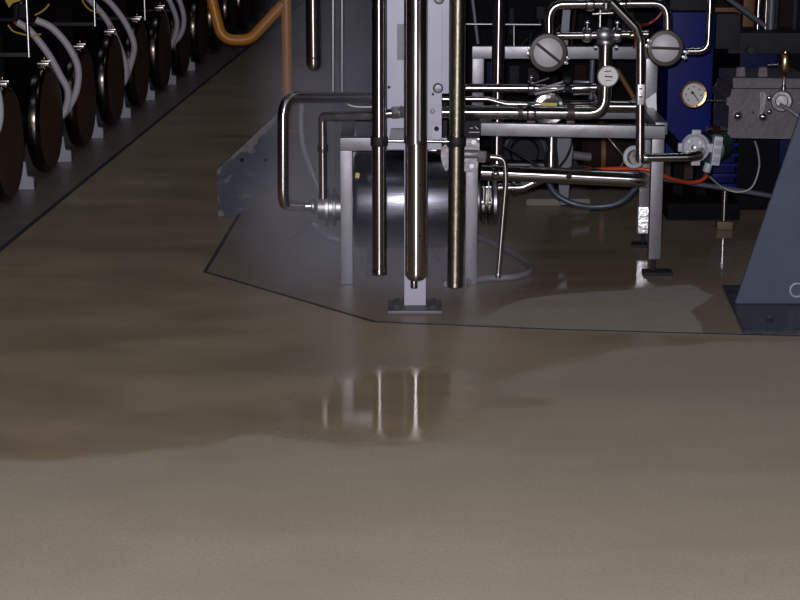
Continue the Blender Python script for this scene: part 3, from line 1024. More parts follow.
for px in (477.7, 650.5):
    x = P(px, 90, YB).x
    MB().bar((x, YB, zb_ + hb / 2), (x, YB, zD - 6 * sB), wd, wl, 0.003).build('upright', 'rail', ts)
MB().prism([P(645, 100, YB - 0.03), P(656, 92, YB - 0.03), P(657, 128, YB - 0.03), P(654, 128, YB - 0.03)], (0, -0.006, 0)).build('gusset', 'satin', ts)

# horizontal pipes above the rail
YM = 7.0


def pipe(name, label, pts, Y, r, m='polish', fil=0.04, seg=18, cat='pipe', part='pipe'):
    pp = [P(p[0], p[1], p[2] if len(p) > 2 else Y) for p in pts]
    o = thing(name, label, cat, min(pp, key=lambda q: q.z))
    MB().tube(fillet(pp, fil, 8) if len(pp) > 2 else pp, r * S(Y), seg).build(part, m, o)
    return o


mp = pipe('main_pipe', 'large polished pipe along the stand rail bending up through a round elbow to the gauge', [(425, 112), (560, 112.5), (604, 113), (605, 80), (605.5, 42)], YM, 6.8, 'polish', fil=[0, 0, 0.085, 0, 0], seg=24)
for px, w_, y0, y1 in ((520, 0.020, 104, 120), (570.5, 0.028, 104, 125)):
    c = P(px, 112.5, YM)
    MB().lathe(c - V((w_ / 2, 0, 0)), (1, 0, 0), [(0, 6.9 * sA), (0, 7.7 * sA), (w_, 7.7 * sA), (w_, 6.9 * sA)], 24).build('collar', 'capring', mp)
for px in (531, 570.5):
    c = P(px, 112.5, YM)
    MB().box((c.x, YM, (c.z - 7.6 * sA + zb_ + hb / 2 + 0.007) / 2), (0.03, 0.04, max(0.006, c.z - 7.6 * sA - zb_ - hb / 2 - 0.007)), bevel=0.001).build('saddle', 'capring', mp)
tclamp(P(531, 112.3, YM), (1, 0, 0), 8.6 * sA, mp, 0.034, 'polish', nut=False)
tclamp(P(605.3, 72, YM), (0, 0, 1), 8.0 * sA, mp, 0.02, 'polish', nut=False)

pa = pipe('upper_pipe', 'slim polished pipe above the large rail pipe, with a lever valve', [(440, 87.5), (573, 88.5)], 7.16, 4.2, 'polish')
bd = MB().cyl(P(573, 88, 7.16), P(590, 87.5, 7.16), 7.4 * S(7.16), 24, 0.004).build('valve_body', 'polish', pa)
tclamp(P(531, 88, 7.16), (1, 0, 0), 7.2 * S(7.16), pa, 0.026, 'polish', nutdir=(0, -0.4, 1))
MB().cyl(P(590, 87.5, 7.16), P(596, 87.5, 7.16), 4.5 * S(7.16), 16).build('spigot', 'polish', pa)
lv = thing('lever_handle', 'bright twin lever handles with black grips on the slim upper pipe', 'handle', P(550, 90, 7.06))
for (x0, y0, x1, y1, r) in ((535, 94, 565, 88, 1.3), (536, 90, 564, 81.5, 1.1), (545, 87, 562, 86.5, 1.4)):
    MB().tube([P(x0, y0, 7.09), P(x1, y1, 7.06)], r * sA, 10).build('lever', 'bright', lv)
for px, py in ((567, 80.5), (568, 88.5)):
    MB().lathe(P(px - 4, py, 7.055), (1, 0, -0.05), [(0, 0.004), (0.004, 4.0 * sA), (0.022, 4.4 * sA), (0.03, 3 * sA), (0.031, 0)], 18).build('grip', 'black', lv)
tag(MB().tube([P(532, 84, 7.10), P(549, 78, 7.08)], 0.7 * sA, 8).build('pin', 'satin'), 'thin bright pin angled up from the lever valve clamp', 'pin')

pb = pipe('dip_pipe', 'thin polished pipe dipping between the slim pipe and the large rail pipe', [(436, 99), (488, 99), (506, 104), (540, 104.5)], 7.12, 2.7, 'polish', fil=0.05)
pd = pipe('rear_pipe', 'short polished pipe passing behind the round elbow', [(560, 106), (642, 106.5)], 7.17, 5.8, 'polish')
MB().cyl(P(593, 106, 7.17), P(599, 106, 7.17), 6.8 * sA, 20, 0.002).build('coupling', 'darksteel', pd)

# sight glass wheel behind the main pipe
sg = thing('sight_glass', 'round bright flanged sight glass with a yellow label behind the rail pipe', 'sight glass', P(549, 124, 7.10))
c = P(549, 110, 7.12)
s = S(7.1)
MB().lathe(c + V((0, 0.03, 0)), (0, -1, 0.05), [(0, 8 * s), (0.0, 16.5 * s), (0.018, 16.5 * s), (0.024, 15 * s), (0.026, 11 * s), (0.020, 10 * s), (0.018, 9 * s)], 40).build('flange', 'chrome', sg)
MB().cyl(c + V((0, 0.028, 0)), c + V((0, 0.010, 0)), 9.2 * s, 28).build('glass', 'black', sg)
for k in range(6):
    a_ = PI / 6 + k * PI / 3
    q = c + V((math.cos(a_) * 13.4 * s, 0.008, math.sin(a_) * 13.4 * s))
    MB().hexnut(q, q + V((0, -0.010, 0)), 1.7 * s).build('bolt', 'satin', sg)
MB().prism([P(541, 102.6, 7.085), P(557, 103, 7.085), P(557, 106.2, 7.085), P(541, 105.8, 7.085)], (0, 0.004, 0)).build('label', 'tagyellow', sg)

# cross manifold
cm = pipe('cross_manifold', 'cross-shaped valve manifold with clamps below the overhead pipe', [(556, 35.5), (597, 35.2)], YM, 3.6, 'polish')
c = P(604.5, 34.5, YM)
MB().sphere(c, 8.3 * sA, (1.15, 0.95, 0.9)).build('valve_body', 'satin', cm)
MB().tube([P(612, 34.5, YM), P(648, 34, YM)], 3.6 * sA, 18).build('pipe', 'polish', cm)
for px in (587, 617):
    tclamp(P(px, 35, YM), (1, 0, 0), 7.6 * sA, cm, 0.030, 'chrome', nutdir=(0, -0.15, 1))
tclamp(P(605.4, 42, YM), (0, 0, 1), 8.6 * sA, cm, 0.016, 'satin', nut=False)
MB().cyl(P(600, 27, YM), P(600.5, 6, YM), 1.8 * sA, 12).build('stem', 'polish', cm)
MB().tube([P(592, 14, YM - 0.01), P(613, 13, YM - 0.01)], 1.2 * sA, 10).build('handle', 'polish', cm)
MB().lathe(P(630, 36, YM - 0.02), (1, 0, 0.3), [(0, 3 * sA), (0.014, 4 * sA), (0.024, 3 * sA)], 16).build('cap_nut', 'brass', cm)
for px, py in ((594, 47), (614.5, 47)):
    MB().cyl(P(px, py, YM - 0.03), P(px + 3, py, YM - 0.03), 2.2 * sA, 10).build('clamp_bolt', 'satin', cm)

# overhead U pipe
up = pipe('overhead_pipe', 'polished pipe in an upturned U linking the two round end caps', [(549, 37, 6.93), (549, 4, 6.93), (667.5, 3, 6.93), (667.5, 33, 6.93)], 6.93, 4.5, 'polish', fil=0.085, seg=20)
for px in (590, 622):
    tclamp(P(px, 3.6, 6.93), (1, 0, 0), 7.6 * sA, up, 0.032, 'polish', nutdir=(0, 0.2, 1))
MB().lathe(P(606, 4, 6.93), (0, -0.2, -1), [(0, 6 * sA), (0.016, 6.6 * sA), (0.024, 5 * sA)], 20).build('tee_ferrule', 'chrome', up)

# round end caps
for (px, py, r, ang, lab, lugs) in (
        (549, 54, 19.3, -38, 'round grey end cap with a slanted bar, below the bend nearest the vertical tubes', ((529.5, 51), (567, 60.5))),
        (667, 49.5, 18.3, -2, 'round grey end cap with a level bar, in front of the blue machine', ((648.5, 43.5), (686, 55)))):
    Yc = 6.90
    s = S(Yc)
    c = P(px, py, Yc)
    cap = thing('end_cap', lab, 'cap', P(px, py + r, Yc))
    ax = (V((0, 0, CH)) - c).normalized()
    ax = (ax + V((0, -1, 0)) * 1.5).normalized()
    MB().lathe(c + V((0, 0.11, 0)), ax, [(0, r * s * 0.7), (0.08, r * s * 0.7), (0.082, r * s * 0.93), (0.088, r * s), (0.104, r * s), (0.112, r * s * 0.94), (0.114, r * s * 0.76), (0.108, r * s * 0.745)], 48).build('clamp_ring', 'capring', cap)
    MB().lathe(c + V((0, 0.11, 0)), ax, [(0.09, r * s * 0.745), (0.109, r * s * 0.745), (0.110, r * s * 0.72), (0.1105, 0)], 48).build('face', 'capface', cap)
    u = V((1, 0, 0)); w_ = u.cross(ax).normalized()
    if w_.z < 0:
        w_ = -w_
    a_ = math.radians(ang)
    d = u * math.cos(a_) + w_ * math.sin(a_)
    f = c + V((0, 0.11, 0)) + ax * 0.112
    MB().bar(f - d * r * s * 0.74, f + d * r * s * 0.74, 2.8 * s, 0.008, 0.0015, up=ax).build('bar', 'black', cap)
    for k, (lx, ly) in enumerate(lugs):
        q = P(lx, ly, Yc)
        dv = (q - c).normalized()
        t_ = V((-dv.z, 0, dv.x))
        lug = MB()
        for sg_ in (-1, 1):
            lug.box(q + t_ * sg_ * 2.6 * s - dv * 0.002 + V((0, 0.008, 0)), (0.020, 0.014, 0.009), Matrix.Rotation(-math.atan2(dv.z, dv.x), 3, 'Y'), 0.002)
        lug.cyl(q - t_ * 4.5 * s + V((0, 0.004, 0)), q + t_ * 4.5 * s + V((0, 0.004, 0)), 1.0 * s, 8)
        lug.build('clamp_lug', 'satin', cap)

# drop pipe with tee to white pump
dp = pipe('drop_pipe', 'polished pipe slanting off the overhead pipe then dropping straight past the stand rail', [(611, 1, 6.86), (636, 27, 6.88), (640.5, 40, 6.90), (640, 162, 6.90)], 6.9, 4.5, 'polish', fil=0.05, seg=20)
q = P(640.5, 94, 6.90)
br = MB().box(q + V((0, -0.016, 0)), (0.026, 0.016, 0.075), bevel=0.003).build('bracket', 'satin', dp)
for py in (88, 96):
    c = P(640.5, py, 6.90 - 0.024)
    MB().cyl(c, c + V((0, -0.006, 0)), 0.006, 12, 0.001).build('screw', 'darksteel', br)
MB().tube([P(640, 97, 6.885), P(628, 103, 6.87)], 1.0 * sA, 10).build('pin', 'chrome', dp)
MB().lathe(P(640, 163, 6.90), (0, 0, 1), [(0, 2 * sA), (0.003, 4 * sA), (0.010, 5 * sA), (0.03, 5 * sA), (0.032, 4.5 * sA)], 20).build('tee_cap', 'polish', dp)
c = P(634, 157, 6.97)
MB().ring(c, V((0.25, -1, 0.1)), 9.3 * sA, 2.4 * sA, 36, 12).build('flange_ring', 'whitecast', dp, label='pale round flange ring')
MB().tube([c + V((0.004, 0.05, 0)), c + V((0.004, -0.02, 0))], 6.5 * sA, 20).build('flange_stub', 'polish', dp)
wp = pipe('suction_pipe', 'short polished pipe from the drop pipe across the stand leg to the white pump', [(645.5, 157.5, 6.90), (689, 157, 6.92), (699, 155, 6.96), (701, 151, 7.30)], 6.9, 4.4, 'polish', fil=0.04, seg=20)
MB().cyl(P(643.8, 157.5, 6.90), P(648, 157.5, 6.90), 4.9 * sA, 18, 0.001).build('ferrule', 'chrome', wp)

# pipe from the second cap upward
pipe('riser_pipe', 'thin polished pipe curving up from the end cap before the blue machine', [(686.5, 51, 6.93), (708, 51, 6.93), (712.5, -50, 6.93)], 6.93, 3.3, 'polish', fil=0.075)

# tall vertical pipe behind
vp = pipe('tall_pipe', 'tall dark vertical pipe passing in front of the upper rail', [(500, -60, 7.30), (496.5, 168, 7.30)], 7.30, 6.6, 'darksteel', seg=22)
MB().cyl(P(497, 160, 7.30), P(496.4, 170, 7.30), 8 * S(7.3), 20, 0.003).build('union', 'polish', vp)

# lower large pipe
lp = pipe('lower_pipe', 'large polished pipe below the stand rail with a bend at its far end', [(481, 172, 6.93), (560, 175.5, 6.93), (640, 179.5, 6.94), (644, 180, 7.25)], 6.94, 8.0, 'polish', fil=[0, 0, 0.06, 0], seg=26)
c = P(495, 172.5, 6.93)
tclamp(c, (1, 0, -0.04), 9.0 * sA, lp, 0.03, 'polish', nutdir=(0, -1, 0.1))
q = P(569, 176.2, 6.93 - 8.1 * sA)
MB().cyl(q + V((0, 0.004, 0)), q - V((0, 0.007, 0)), 2.9 * sA, 16, 0.002).build('plug', 'darkgrey', lp)
bp_ = pipe('branch_pipe', 'short polished branch pipe curving up behind the lower large pipe', [(498, 187.5, 7.12), (522, 187.5, 7.12), (552, 174, 7.12)], 7.12, 4.8, 'polish', fil=0.06)
for px in (504, 513):
    tclamp(P(px, 187.5, 7.12), (1, 0, 0), 7.2 * sA, bp_, 0.014, 'darksteel', nut=False)

# bottle shaped pipe
bt = thing('tapered_pipe', 'tapered polished upright pipe between the stand rail and the lower pipe', 'pipe', P(551, 168, 7.2))
a = P(551, 168, 7.2)
MB().lathe(a, (0, 0, 1), [(0, 7 * sA), (0.03, 7.4 * sA), (0.06, 6.5 * sA), (0.09, 5.0 * sA), (0.13, 4.6 * sA)], 22).build('pipe', 'polish', bt)

# hoses and cables
tag(MB().tube(spline([P(546, 178, 7.33), P(556, 194, 7.33), P(575, 204, 7.32), P(598, 206.5, 7.3), P(620, 202, 7.3), P(637, 187, 7.32)], 8), 3.0 * S(7.3), 14).build('sagging_hose', 'hoseblue'), 'blue-grey hose sagging below the lower large pipe', 'hose')
tag(MB().tube(spline([P(570, 172, 7.25), P(588, 170, 7.2), P(620, 168.5, 7.15), P(642, 169, 7.12), P(654, 172, 7.12), P(672, 179, 7.2), P(688, 182.5, 7.3), P(700, 181, 7.35), P(707, 176, 7.38)], 8), 1.9 * S(7.2), 12).build('power_cord', 'orange'), 'bright orange cable running behind the stand leg to the white pump', 'cable')
tag(MB().tube(spline([P(486, 132, 7.37), P(505, 146, 7.36), P(525, 158, 7.32), P(543, 169, 7.32)], 8), 1.2 * S(7.3), 10).build('black_cable', 'black'), 'black cable hanging slantwise behind the tapered pipe', 'cable')
tag(MB().tube(spline([P(558, 168, 7.30), P(566, 158, 7.32), P(571, 146, 7.34), P(572, 136, 7.34)], 8), 1.1 * S(7.3), 10).build('black_cable', 'black'), 'black cable curving up beside the grey bracket under the stand rail', 'cable')
tag(MB().tube(spline([P(566, 170, 7.18), P(578, 166, 7.16), P(592, 168, 7.14), P(606, 172, 7.14)], 8), 1.2 * S(7.3), 10).build('black_cable', 'black'), 'black cable bowed over the start of the orange cable', 'cable')
tag(MB().tube(fillet([P(663.8, 179, 7.62), P(720, 187.5, 7.64), P(800, 200.5, 7.66), P(850, 208, 7.68), G(862, 238, 0.012)], 0.05), 2.6 * S(7.6), 14).build('conduit', 'conduit'), 'straight grey conduit running from the stand leg towards the sloping pedestal', 'conduit')
tag(MB().tube(spline([P(710, 177, 7.48), P(722, 187, 7.55), P(738, 192, 7.55), P(752, 187, 7.55), P(759, 168, 7.58), P(758, 152, 7.64), P(755, 141.5, 7.70)], 8), 1.0 * S(7.6), 10).build('grey_cable', 'greycable'), 'thin pale cable looping below the grey bearing block', 'cable')
tag(MB().tube([P(469, -30, 7.42), P(478, 44, 7.42)], 1.9 * S(7.4), 10).build('slanted_rod', 'conduit'), 'grey rod slanting down to the corner of the upper rail', 'rod')
tag(MB().tube([P(462, 24, 7.345), P(541, 24.6, 7.345)], 0.9 * S(7.4), 10).build('tie_rod', 'satin'), 'thin level tie rod above the upper rail', 'rod')
tag(MB().tube([P(592.5, 60, 7.40), P(591, 99, 7.40)], 2.6 * S(7.4), 12).build('strut', 'conduit'), 'short grey upright strut beside the dial gauge', 'strut')
tag(MB().tube([P(514, 24, 7.5), P(514, 45.6, 7.5)], 1.0 * S(7.5), 10).build('peg', 'satin'), 'short upright peg standing behind the upper rail, near the tall dark pipe', 'peg')
tag(MB().prism([P(563, 8, 7.5), P(571, 7, 7.5), P(569, 31, 7.5), P(568, 45.5, 7.5), P(562, 45.5, 7.5), P(561, 30, 7.5)], (0, 0.02, 0), 0.002).build('bracket_plate', 'conduit'), 'blue-grey bracket plate behind the bend of the overhead pipe', 'plate')
tag(MB().tube([P(576, 4, 7.5), P(571.5, 45.5, 7.5)], 1.8 * S(7.4), 10).build('slanted_rod', 'rust'), 'thin brown rod beside the blue-grey bracket plate', 'rod')
for x0, y0, x1, y1, lab in ((556, 10, 553, 18, 'short bright pin high inside the overhead pipe bend'), (561, 25, 556, 31, 'short bright pin just above the slant-barred end cap'), (527, 39, 521, 45, 'short bright pin leaning on the upper rail by the end cap'), (531.5, 33, 530, 46, 'short pale pin standing by the clamp lug of the end cap')):
    MB().tube([P(x0, y0, 7.2), P(x1, y1, 7.18)], 0.8 * S(7.2), 8).build('pin', 'chrome', ts)
tag(MB().tube(spline([P(634, 48, 7.47), P(640, 27, 7.4), P(648, 24, 7.3), P(656, 19, 7.3), P(662, 12, 7.3)], 6), 1.2 * S(7.3), 8).build('red_cable', mat('red_sleeve', (0.20, 0.012, 0.008), 0.5, var=0.1)), 'dark red cable curving behind the overhead pipe', 'cable')
tag(MB().tube([P(617, 70, 7.34), P(634, 98, 7.30)], 2.6 * S(7.3), 12).build('slanted_brace', 'ochre'), 'ochre brown brace slanting down behind the drop pipe', 'brace')
tag(MB().tube([P(590, 84, 7.45), P(600, 108, 7.45)], 1.6 * S(7.3), 12).build('slanted_brace', 'conduit'), 'grey brace slanting down behind the round elbow', 'brace')
tag(MB().tube(spline([P(607, 136, 7.25), P(615, 146, 7.25), P(624, 158, 7.22), P(621, 167, 7.2)], 6), 1.0 * S(7.2), 10).build('bent_clip', 'satin'), 'bent bright clip hanging by the pale flange ring', 'clip')

# thermometer dial on the main pipe
tg = thing('dial_gauge', 'round white dial gauge on the upright end of the large rail pipe', 'gauge', P(608, 88, 6.94))
c = P(608.3, 77.2, 6.93)
ax = V((-0.05, -1, 0.16)).normalized()
s = S(6.93)
MB().lathe(c + V((0, 0.022, 0)), ax, [(0, 8 * s), (0.002, 10 * s), (0.018, 10.8 * s), (0.024, 10.6 * s), (0.026, 9.8 * s), (0.023, 9.4 * s), (0.012, 9.3 * s)], 36).build('case', 'chrome', tg)
MB().lathe(c + V((0, 0.022, 0)), ax, [(0.019, 9.5 * s), (0.0225, 9.5 * s), (0.0226, 0)], 36).build('dial', 'dial', tg)
f = c + V((0, 0.022, 0)) + ax * 0.0235
upv = V((0, 0, 1)); upv = (upv - ax * upv.dot(ax)).normalized(); rt = V((1, 0, 0)); rt = (rt - ax * rt.dot(ax)).normalized()
MB().bar(f - rt * 3.2 * s, f + rt * 4.6 * s - upv * 0.8 * s, 1.3 * s, 0.0015, 0, up=ax).build('needle', 'black', tg)
MB().bar(f - rt * 3.4 * s + upv * 4.6 * s, f + rt * 3.4 * s + upv * 5.2 * s, 0.9 * s, 0.001, 0, up=ax).build('marking', 'darkgrey', tg)
MB().bar(f - rt * 2.6 * s - upv * 4.2 * s, f + rt * 2.6 * s - upv * 4.0 * s, 0.6 * s, 0.001, 0, up=ax).build('marking', 'darkgrey', tg)
MB().cyl(P(608.0, 77, 6.962), P(607.5, 77, 6.975), 4 * s, 14).build('stem', 'polish', tg)

# ------------------------------------------------------------------ blue machine at the right
YBm = 8.15
bmn = thing('blue_machine', 'blue painted machine standing on a black base behind the pipe stand', 'machine', (P(695, 150, YBm).x, 8.4, 0))
x0, x1 = P(667, 100, YBm).x, P(712, 100, YBm).x
z0, z1 = P(690, 158, YBm).z, P(690, 12, YBm).z
MB().box(((x0 + x1) / 2, YBm + 0.25, (z0 + z1) / 2), (x1 - x0, 0.5, z1 - z0), bevel=0.012).build('body', 'blue', bmn)
MB().box(((x0 + x1) / 2 - 0.002, YBm + 0.25, z1 + 0.14), (x1 - x0, 0.5, 0.27), bevel=0.01).build('top_cover', 'darkgrey', bmn)
xb0, xb1 = P(668, 215, 8.0).x, P(741, 215, 8.0).x
zb0 = P(700, 203, 8.02).z
MB().box(((xb0 + xb1) / 2, 8.32, zb0 / 2), (xb1 - xb0, 0.6, zb0 - 0.004), bevel=0.006).build('base', 'darkpaint', bmn)
for px in (681, 704):
    c = P(px, 185, 8.12)
    MB().box((c.x, 8.25, (zb0 + z0) / 2), (0.045, 0.1, max(0.02, z0 - zb0)), bevel=0.004).build('leg', 'darkpaint', bmn)
# lower blue motor with ribs
xm0, xm1 = P(714, 165, 8.12).x, P(736, 165, 8.12).x
zm0, zm1 = P(725, 192, 8.12).z, P(725, 138, 8.12).z
MB().box(((xm0 + xm1) / 2, 8.32, (zm0 + zm1) / 2), (xm1 - xm0, 0.36, zm1 - zm0), bevel=0.01).build('motor', 'navy', bmn)
for k in range(5):
    z = zm0 + (zm1 - zm0) * (0.12 + 0.19 * k)
    MB().box(((xm0 + xm1) / 2, 8.14, z), (xm1 - xm0 + 0.012, 0.06, 0.016), bevel=0.004).build('rib', 'blue', bmn)
# dark body to the right
xr0, xr1 = P(741, 100, 8.2).x, P(860, 100, 8.2).x
dk = thing('gearbox_housing', 'dark gearbox housing with navy panels beside the blue machine', 'housing', ((xr0 + xr1) / 2, 8.5, 0))
zt0, zt1 = P(760, 53, 8.2).z, P(760, 195, 8.2).z
MB().box(((xr0 + xr1) / 2, 8.65, (zt0 + 0.002) / 2), (xr1 - xr0, 0.8, zt0 - 0.002), bevel=0.01).build('body', 'darkpaint', dk)
MB().box((P(792, 145, 8.2).x, 8.235, P(792, 147, 8.2).z), (0.10, 0.04, 0.16), bevel=0.005).build('panel', 'navy', dk)
MB().box((P(759, 65, 8.2).x, 8.235, P(759, 65, 8.2).z), (0.16, 0.04, 0.11), bevel=0.005).build('panel', 'navy', dk)
# black top beam
tb = thing('machine_girder', 'dark grey machine beam lying across the gearbox housing', 'beam', (P(760, 40, 8.1).x, 8.1, zt0))
xt0, xt1 = P(716, 40, 8.12).x, P(870, 40, 8.12).x
za, zc = P(750, 50, 8.12).z, P(750, 29, 8.12).z
MB().box(((xt0 + xt1) / 2 + 0.03, 8.27, zt0 + 0.004 + (zc - za) / 2), (xt1 - xt0 - 0.05, 0.28, zc - za), bevel=0.008).build('beam', 'darkgrey', tb)
MB().box((P(729, 33, 8.10).x, 8.17, P(729, 32, 8.10).z), (0.105, 0.10, 0.15), bevel=0.012).build('end_block', 'darkgrey', tb)
c = P(750, 50, 8.13)
MB().hexnut(c, c + V((0, -0.02, 0)), 0.02).build('bolt', 'black', tb)
# ochre columns and pipes above
zt_ = P(750, 28, 8.4).z
for (px, w_, Y, m, nm, lab, cat) in (
        (747, 11, 9.14, 'ochre', 'ochre_post', 'ochre brown upright post above the dark beam', 'post'),
        (788, 26, 9.14, 'rust', 'brown_cupboard', 'narrow dark brown cupboard rising above the dark beam', 'cupboard')):
    c = P(px, 20, Y)
    tag(MB().box((c.x, Y, 0.80), (w_ * S(Y), 0.08, 1.59), bevel=0.004).build(nm, m), lab, cat)
tag(MB().box((P(728, 11, 9.13).x, 9.12, P(728, 10, 9.13).z), (40 * S(9.0), 0.05, 6 * S(9.0)), bevel=0.003).build('ochre_strip', 'ochre'), 'ochre brown cross strip behind the blue machine top', 'strip')
zq = zt0 + 0.004 + (zc - za)
for (px, r, m, lab) in ((757.5, 2.0, 'chrome', 'bright thin upright pipe on the dark beam'), (765.5, 1.2, 'polish', 'very thin upright pipe between the bright and blue-grey ones'), (770.5, 4.0, 'conduit', 'blue-grey upright pipe on the dark beam'), (776, 2.4, 'darkgrey', 'dark upright pipe beside the blue-grey one'), (794.5, 3.0, 'darkgrey', 'dark upright pipe in front of the brown panel')):
    c = P(px, 25, 8.28)
    tag(MB().cyl((c.x, 8.28, zq + 0.001), (c.x, 8.28, 1.5), r * S(8.3), 14).build('upright_pipe', m), lab, 'pipe', 'upright pipes on the dark beam')
tag(MB().tube([P(722, -6, 8.08), P(764.5, 25.5, 8.10)], 2.7 * S(8.1), 14).build('slanted_pipe', 'conduit'), 'grey pipe slanting down to the dark beam', 'pipe')

# grey bearing block
YK = 7.72
s = S(YK)
bk = thing('bearing_block', 'machined grey bearing block with domed bolts beside the sloping pedestal', 'bearing block', P(765, 140, YK))
MB().prism([P(731, 89, YK), P(812, 89, YK), P(812, 139.5, YK), P(727, 138, YK), P(728, 128, YK), P(730, 106, YK), P(726.5, 106, YK), P(726.5, 97, YK), P(731, 97, YK)], (0, 0.37, 0), 0.003).build('lower_half', 'block', bk)
MB().prism([P(733, 78, YK + 0.004), P(812, 79, YK + 0.004), P(812, 88.2, YK + 0.004), P(733, 88.2, YK + 0.004)], (0, 0.36, 0), 0.003).build('upper_half', 'block', bk)
for px, py, r in ((737.5, 115.5, 4.0), (762.5, 116.5, 4.0), (769, 97.5, 3.0), (769, 111.5, 2.6)):
    c = P(px, py, YK)
    o = MB().sphere(c + V((0, -0.004, 0)), r * s, (1, 0.9, 1)).build('domed_bolt', 'polish', bk)
    MB().cyl(c, c + V((0, -0.006, 0)), r * s * 1.35, 18, 0.001).build('washer', 'block', o)
MB().prism([P(759, 91, YK), P(763, 90, YK), P(766, 96, YK), P(763, 112, YK), P(758, 115, YK), P(759, 104, YK)], (0, -0.02, 0), 0.005).build('cast_rib', 'cast', bk)
MB().cyl(P(753, 112.5, YK), P(753, 112.5, YK - 0.004), 1.3 * s, 12).build('oil_hole', 'black', bk)
# clamp handle
ch = MB().lathe(P(782, 101, YK), (-0.25, -1, 0.1), [(0, 11 * s), (0.02, 11 * s), (0.03, 9.5 * s), (0.032, 6.5 * s), (0.02, 5.5 * s), (0.02, 0)], 28).build('shaft_boss', 'cast', bk)
MB().tube([P(780, 105, YK - 0.03), P(790, 110, YK - 0.06), P(806, 122, YK - 0.09)], 2.3 * s, 12).build('handle_rod', 'cast', ch)
# lugs on top and oil cup
for px in (741, 763):
    MB().prism([P(px - 4, 68, YK + 0.06), P(px + 4, 67, YK + 0.06), P(px + 4.5, 77, YK + 0.06), P(px - 5, 77, YK + 0.06)], (0, 0.05, 0), 0.003).build('lug', 'block', bk)
oc = thing('oil_cup', 'bronze bulb oil cup with a bright stem on top of the bearing block', 'oil cup', P(784, 90, YK - 0.02))
Yo = YK - 0.02
a = P(783.5, 90, Yo)
zz = lambda py: P(784, py, Yo).z - a.z
MB().lathe(a, (0, 0, 1), [(0, 2.6 * s), (zz(86), 2.8 * s), (zz(85), 1.8 * s), (zz(78), 1.8 * s), (zz(76.5), 2.2 * s)], 20).build('stem', 'chrome', oc)
MB().lathe(a, (0, 0, 1), [(zz(77), 2.0 * s), (zz(74), 4.5 * s), (zz(68), 6.6 * s), (zz(60), 6.6 * s), (zz(55), 5.6 * s), (zz(53.5), 4.6 * s), (zz(52.5), 3.4 * s)], 28).build('bulb', 'bronze', oc)
MB().lathe(a, (0, 0, 1), [(zz(52.6), 4.4 * s), (zz(51.2), 4.2 * s), (zz(50.4), 0)], 20).build('lid', 'brass', oc)
MB().tube([P(778.5, 64.5, Yo), P(768, 65, Yo + 0.02)], 1.2 * s, 10).build('side_pin', 'chrome', oc)

# brass pressure gauge
pg = thing('pressure_gauge', 'brass-rimmed pressure gauge with a white dial in front of the blue machine', 'gauge', P(697, 111, 7.66))
Yg = 7.66
s = S(Yg)
c = P(697, 97, Yg)
ax = V((-0.30, -1, 0.22)).normalized()
MB().lathe(c + V((0, 0.05, 0)), ax, [(0, 9 * s), (0.004, 12.6 * s), (0.03, 13.2 * s), (0.044, 13.6 * s), (0.052, 13.0 * s), (0.053, 11.2 * s), (0.047, 10.9 * s), (0.03, 10.8 * s)], 40).build('case', 'brass', pg)
MB().lathe(c + V((0, 0.05, 0)), ax, [(0.036, 11 * s), (0.0465, 11 * s), (0.0466, 0)], 40).build('dial', 'dial', pg)
f = c + V((0, 0.05, 0)) + ax * 0.0478
upv = V((0, 0, 1)); upv = (upv - ax * upv.dot(ax)).normalized(); rt = upv.cross(-ax).normalized()
if rt.x < 0:
    rt = -rt
MB().prism([f + rt * (-2.6 * s) + upv * 2.8 * s, f + rt * (-1.0 * s) + upv * 3.2 * s, f + rt * 5.8 * s - upv * 6.4 * s, f + rt * 5.2 * s - upv * 6.6 * s], ax * 0.001).build('needle', 'black', pg)
MB().cyl(f - rt * 1.2 * s + upv * 1.6 * s, f - rt * 1.2 * s + upv * 1.6 * s + ax * 0.003, 1.5 * s, 12).build('hub', 'black', pg)
for k in range(7):
    a_ = math.radians(-50 + k * 46.6)
    q = f + rt * math.cos(a_) * 7.6 * s + upv * math.sin(a_) * 7.6 * s
    MB().cyl(q, q + ax * 0.0012, 0.75 * s, 8).build('tick', 'darkgrey', pg)
MB().tube([P(707.5, 100.5, 7.69), P(727, 100.8, 7.715)], 1.1 * s, 10).build('stem', 'chrome', pg)
for k in range(4):
    a_ = math.radians(20 + k * 90)
    q = c + V((0, 0.05, 0)) + ax * 0.052 + rt * math.cos(a_) * 12.1 * s + upv * math.sin(a_) * 12.1 * s
    MB().sphere(q, 0.9 * s).build('screw', 'brass', pg)

# white pump with green motor
Yw = 7.40
s = S(Yw)
wpn = thing('small_pump', 'white painted pump head with a green motor, in front of the blue machine', 'pump', P(697, 168, Yw))
c = P(694, 147.5, Yw - 0.02)
ax = V((-0.35, -1, 0.15)).normalized()
MB().lathe(c - ax * 0.05, ax, [(0, 11 * s), (0.0, 14.5 * s), (0.022, 14.5 * s), (0.026, 13.6 * s), (0.028, 12.4 * s), (0.040, 12.2 * s), (0.046, 10.6 * s), (0.047, 0)], 40).build('head', 'whitecast', wpn)
upv = V((0, 0, 1)); upv = (upv - ax * upv.dot(ax)).normalized(); rt = upv.cross(ax).normalized()
if rt.x < 0:
    rt = -rt
for k in range(4):
    a_ = math.radians(90 * k + 2)
    d = rt * math.cos(a_) + upv * math.sin(a_)
    q = c - ax * 0.038 + d * 13.6 * s
    MB().box(q, (0.036, 0.026, 0.034), bevel=0.006).build('lug', 'whitecast', wpn)
for k in range(4):
    a_ = math.radians(40 + 90 * k)
    q = c - ax * 0.003 + (rt * math.cos(a_) + upv * math.sin(a_)) * 7.6 * s
    MB().hexnut(q, q + ax * 0.008, 2.3 * s).build('bolt', 'satin', wpn)
q = c - ax * 0.003
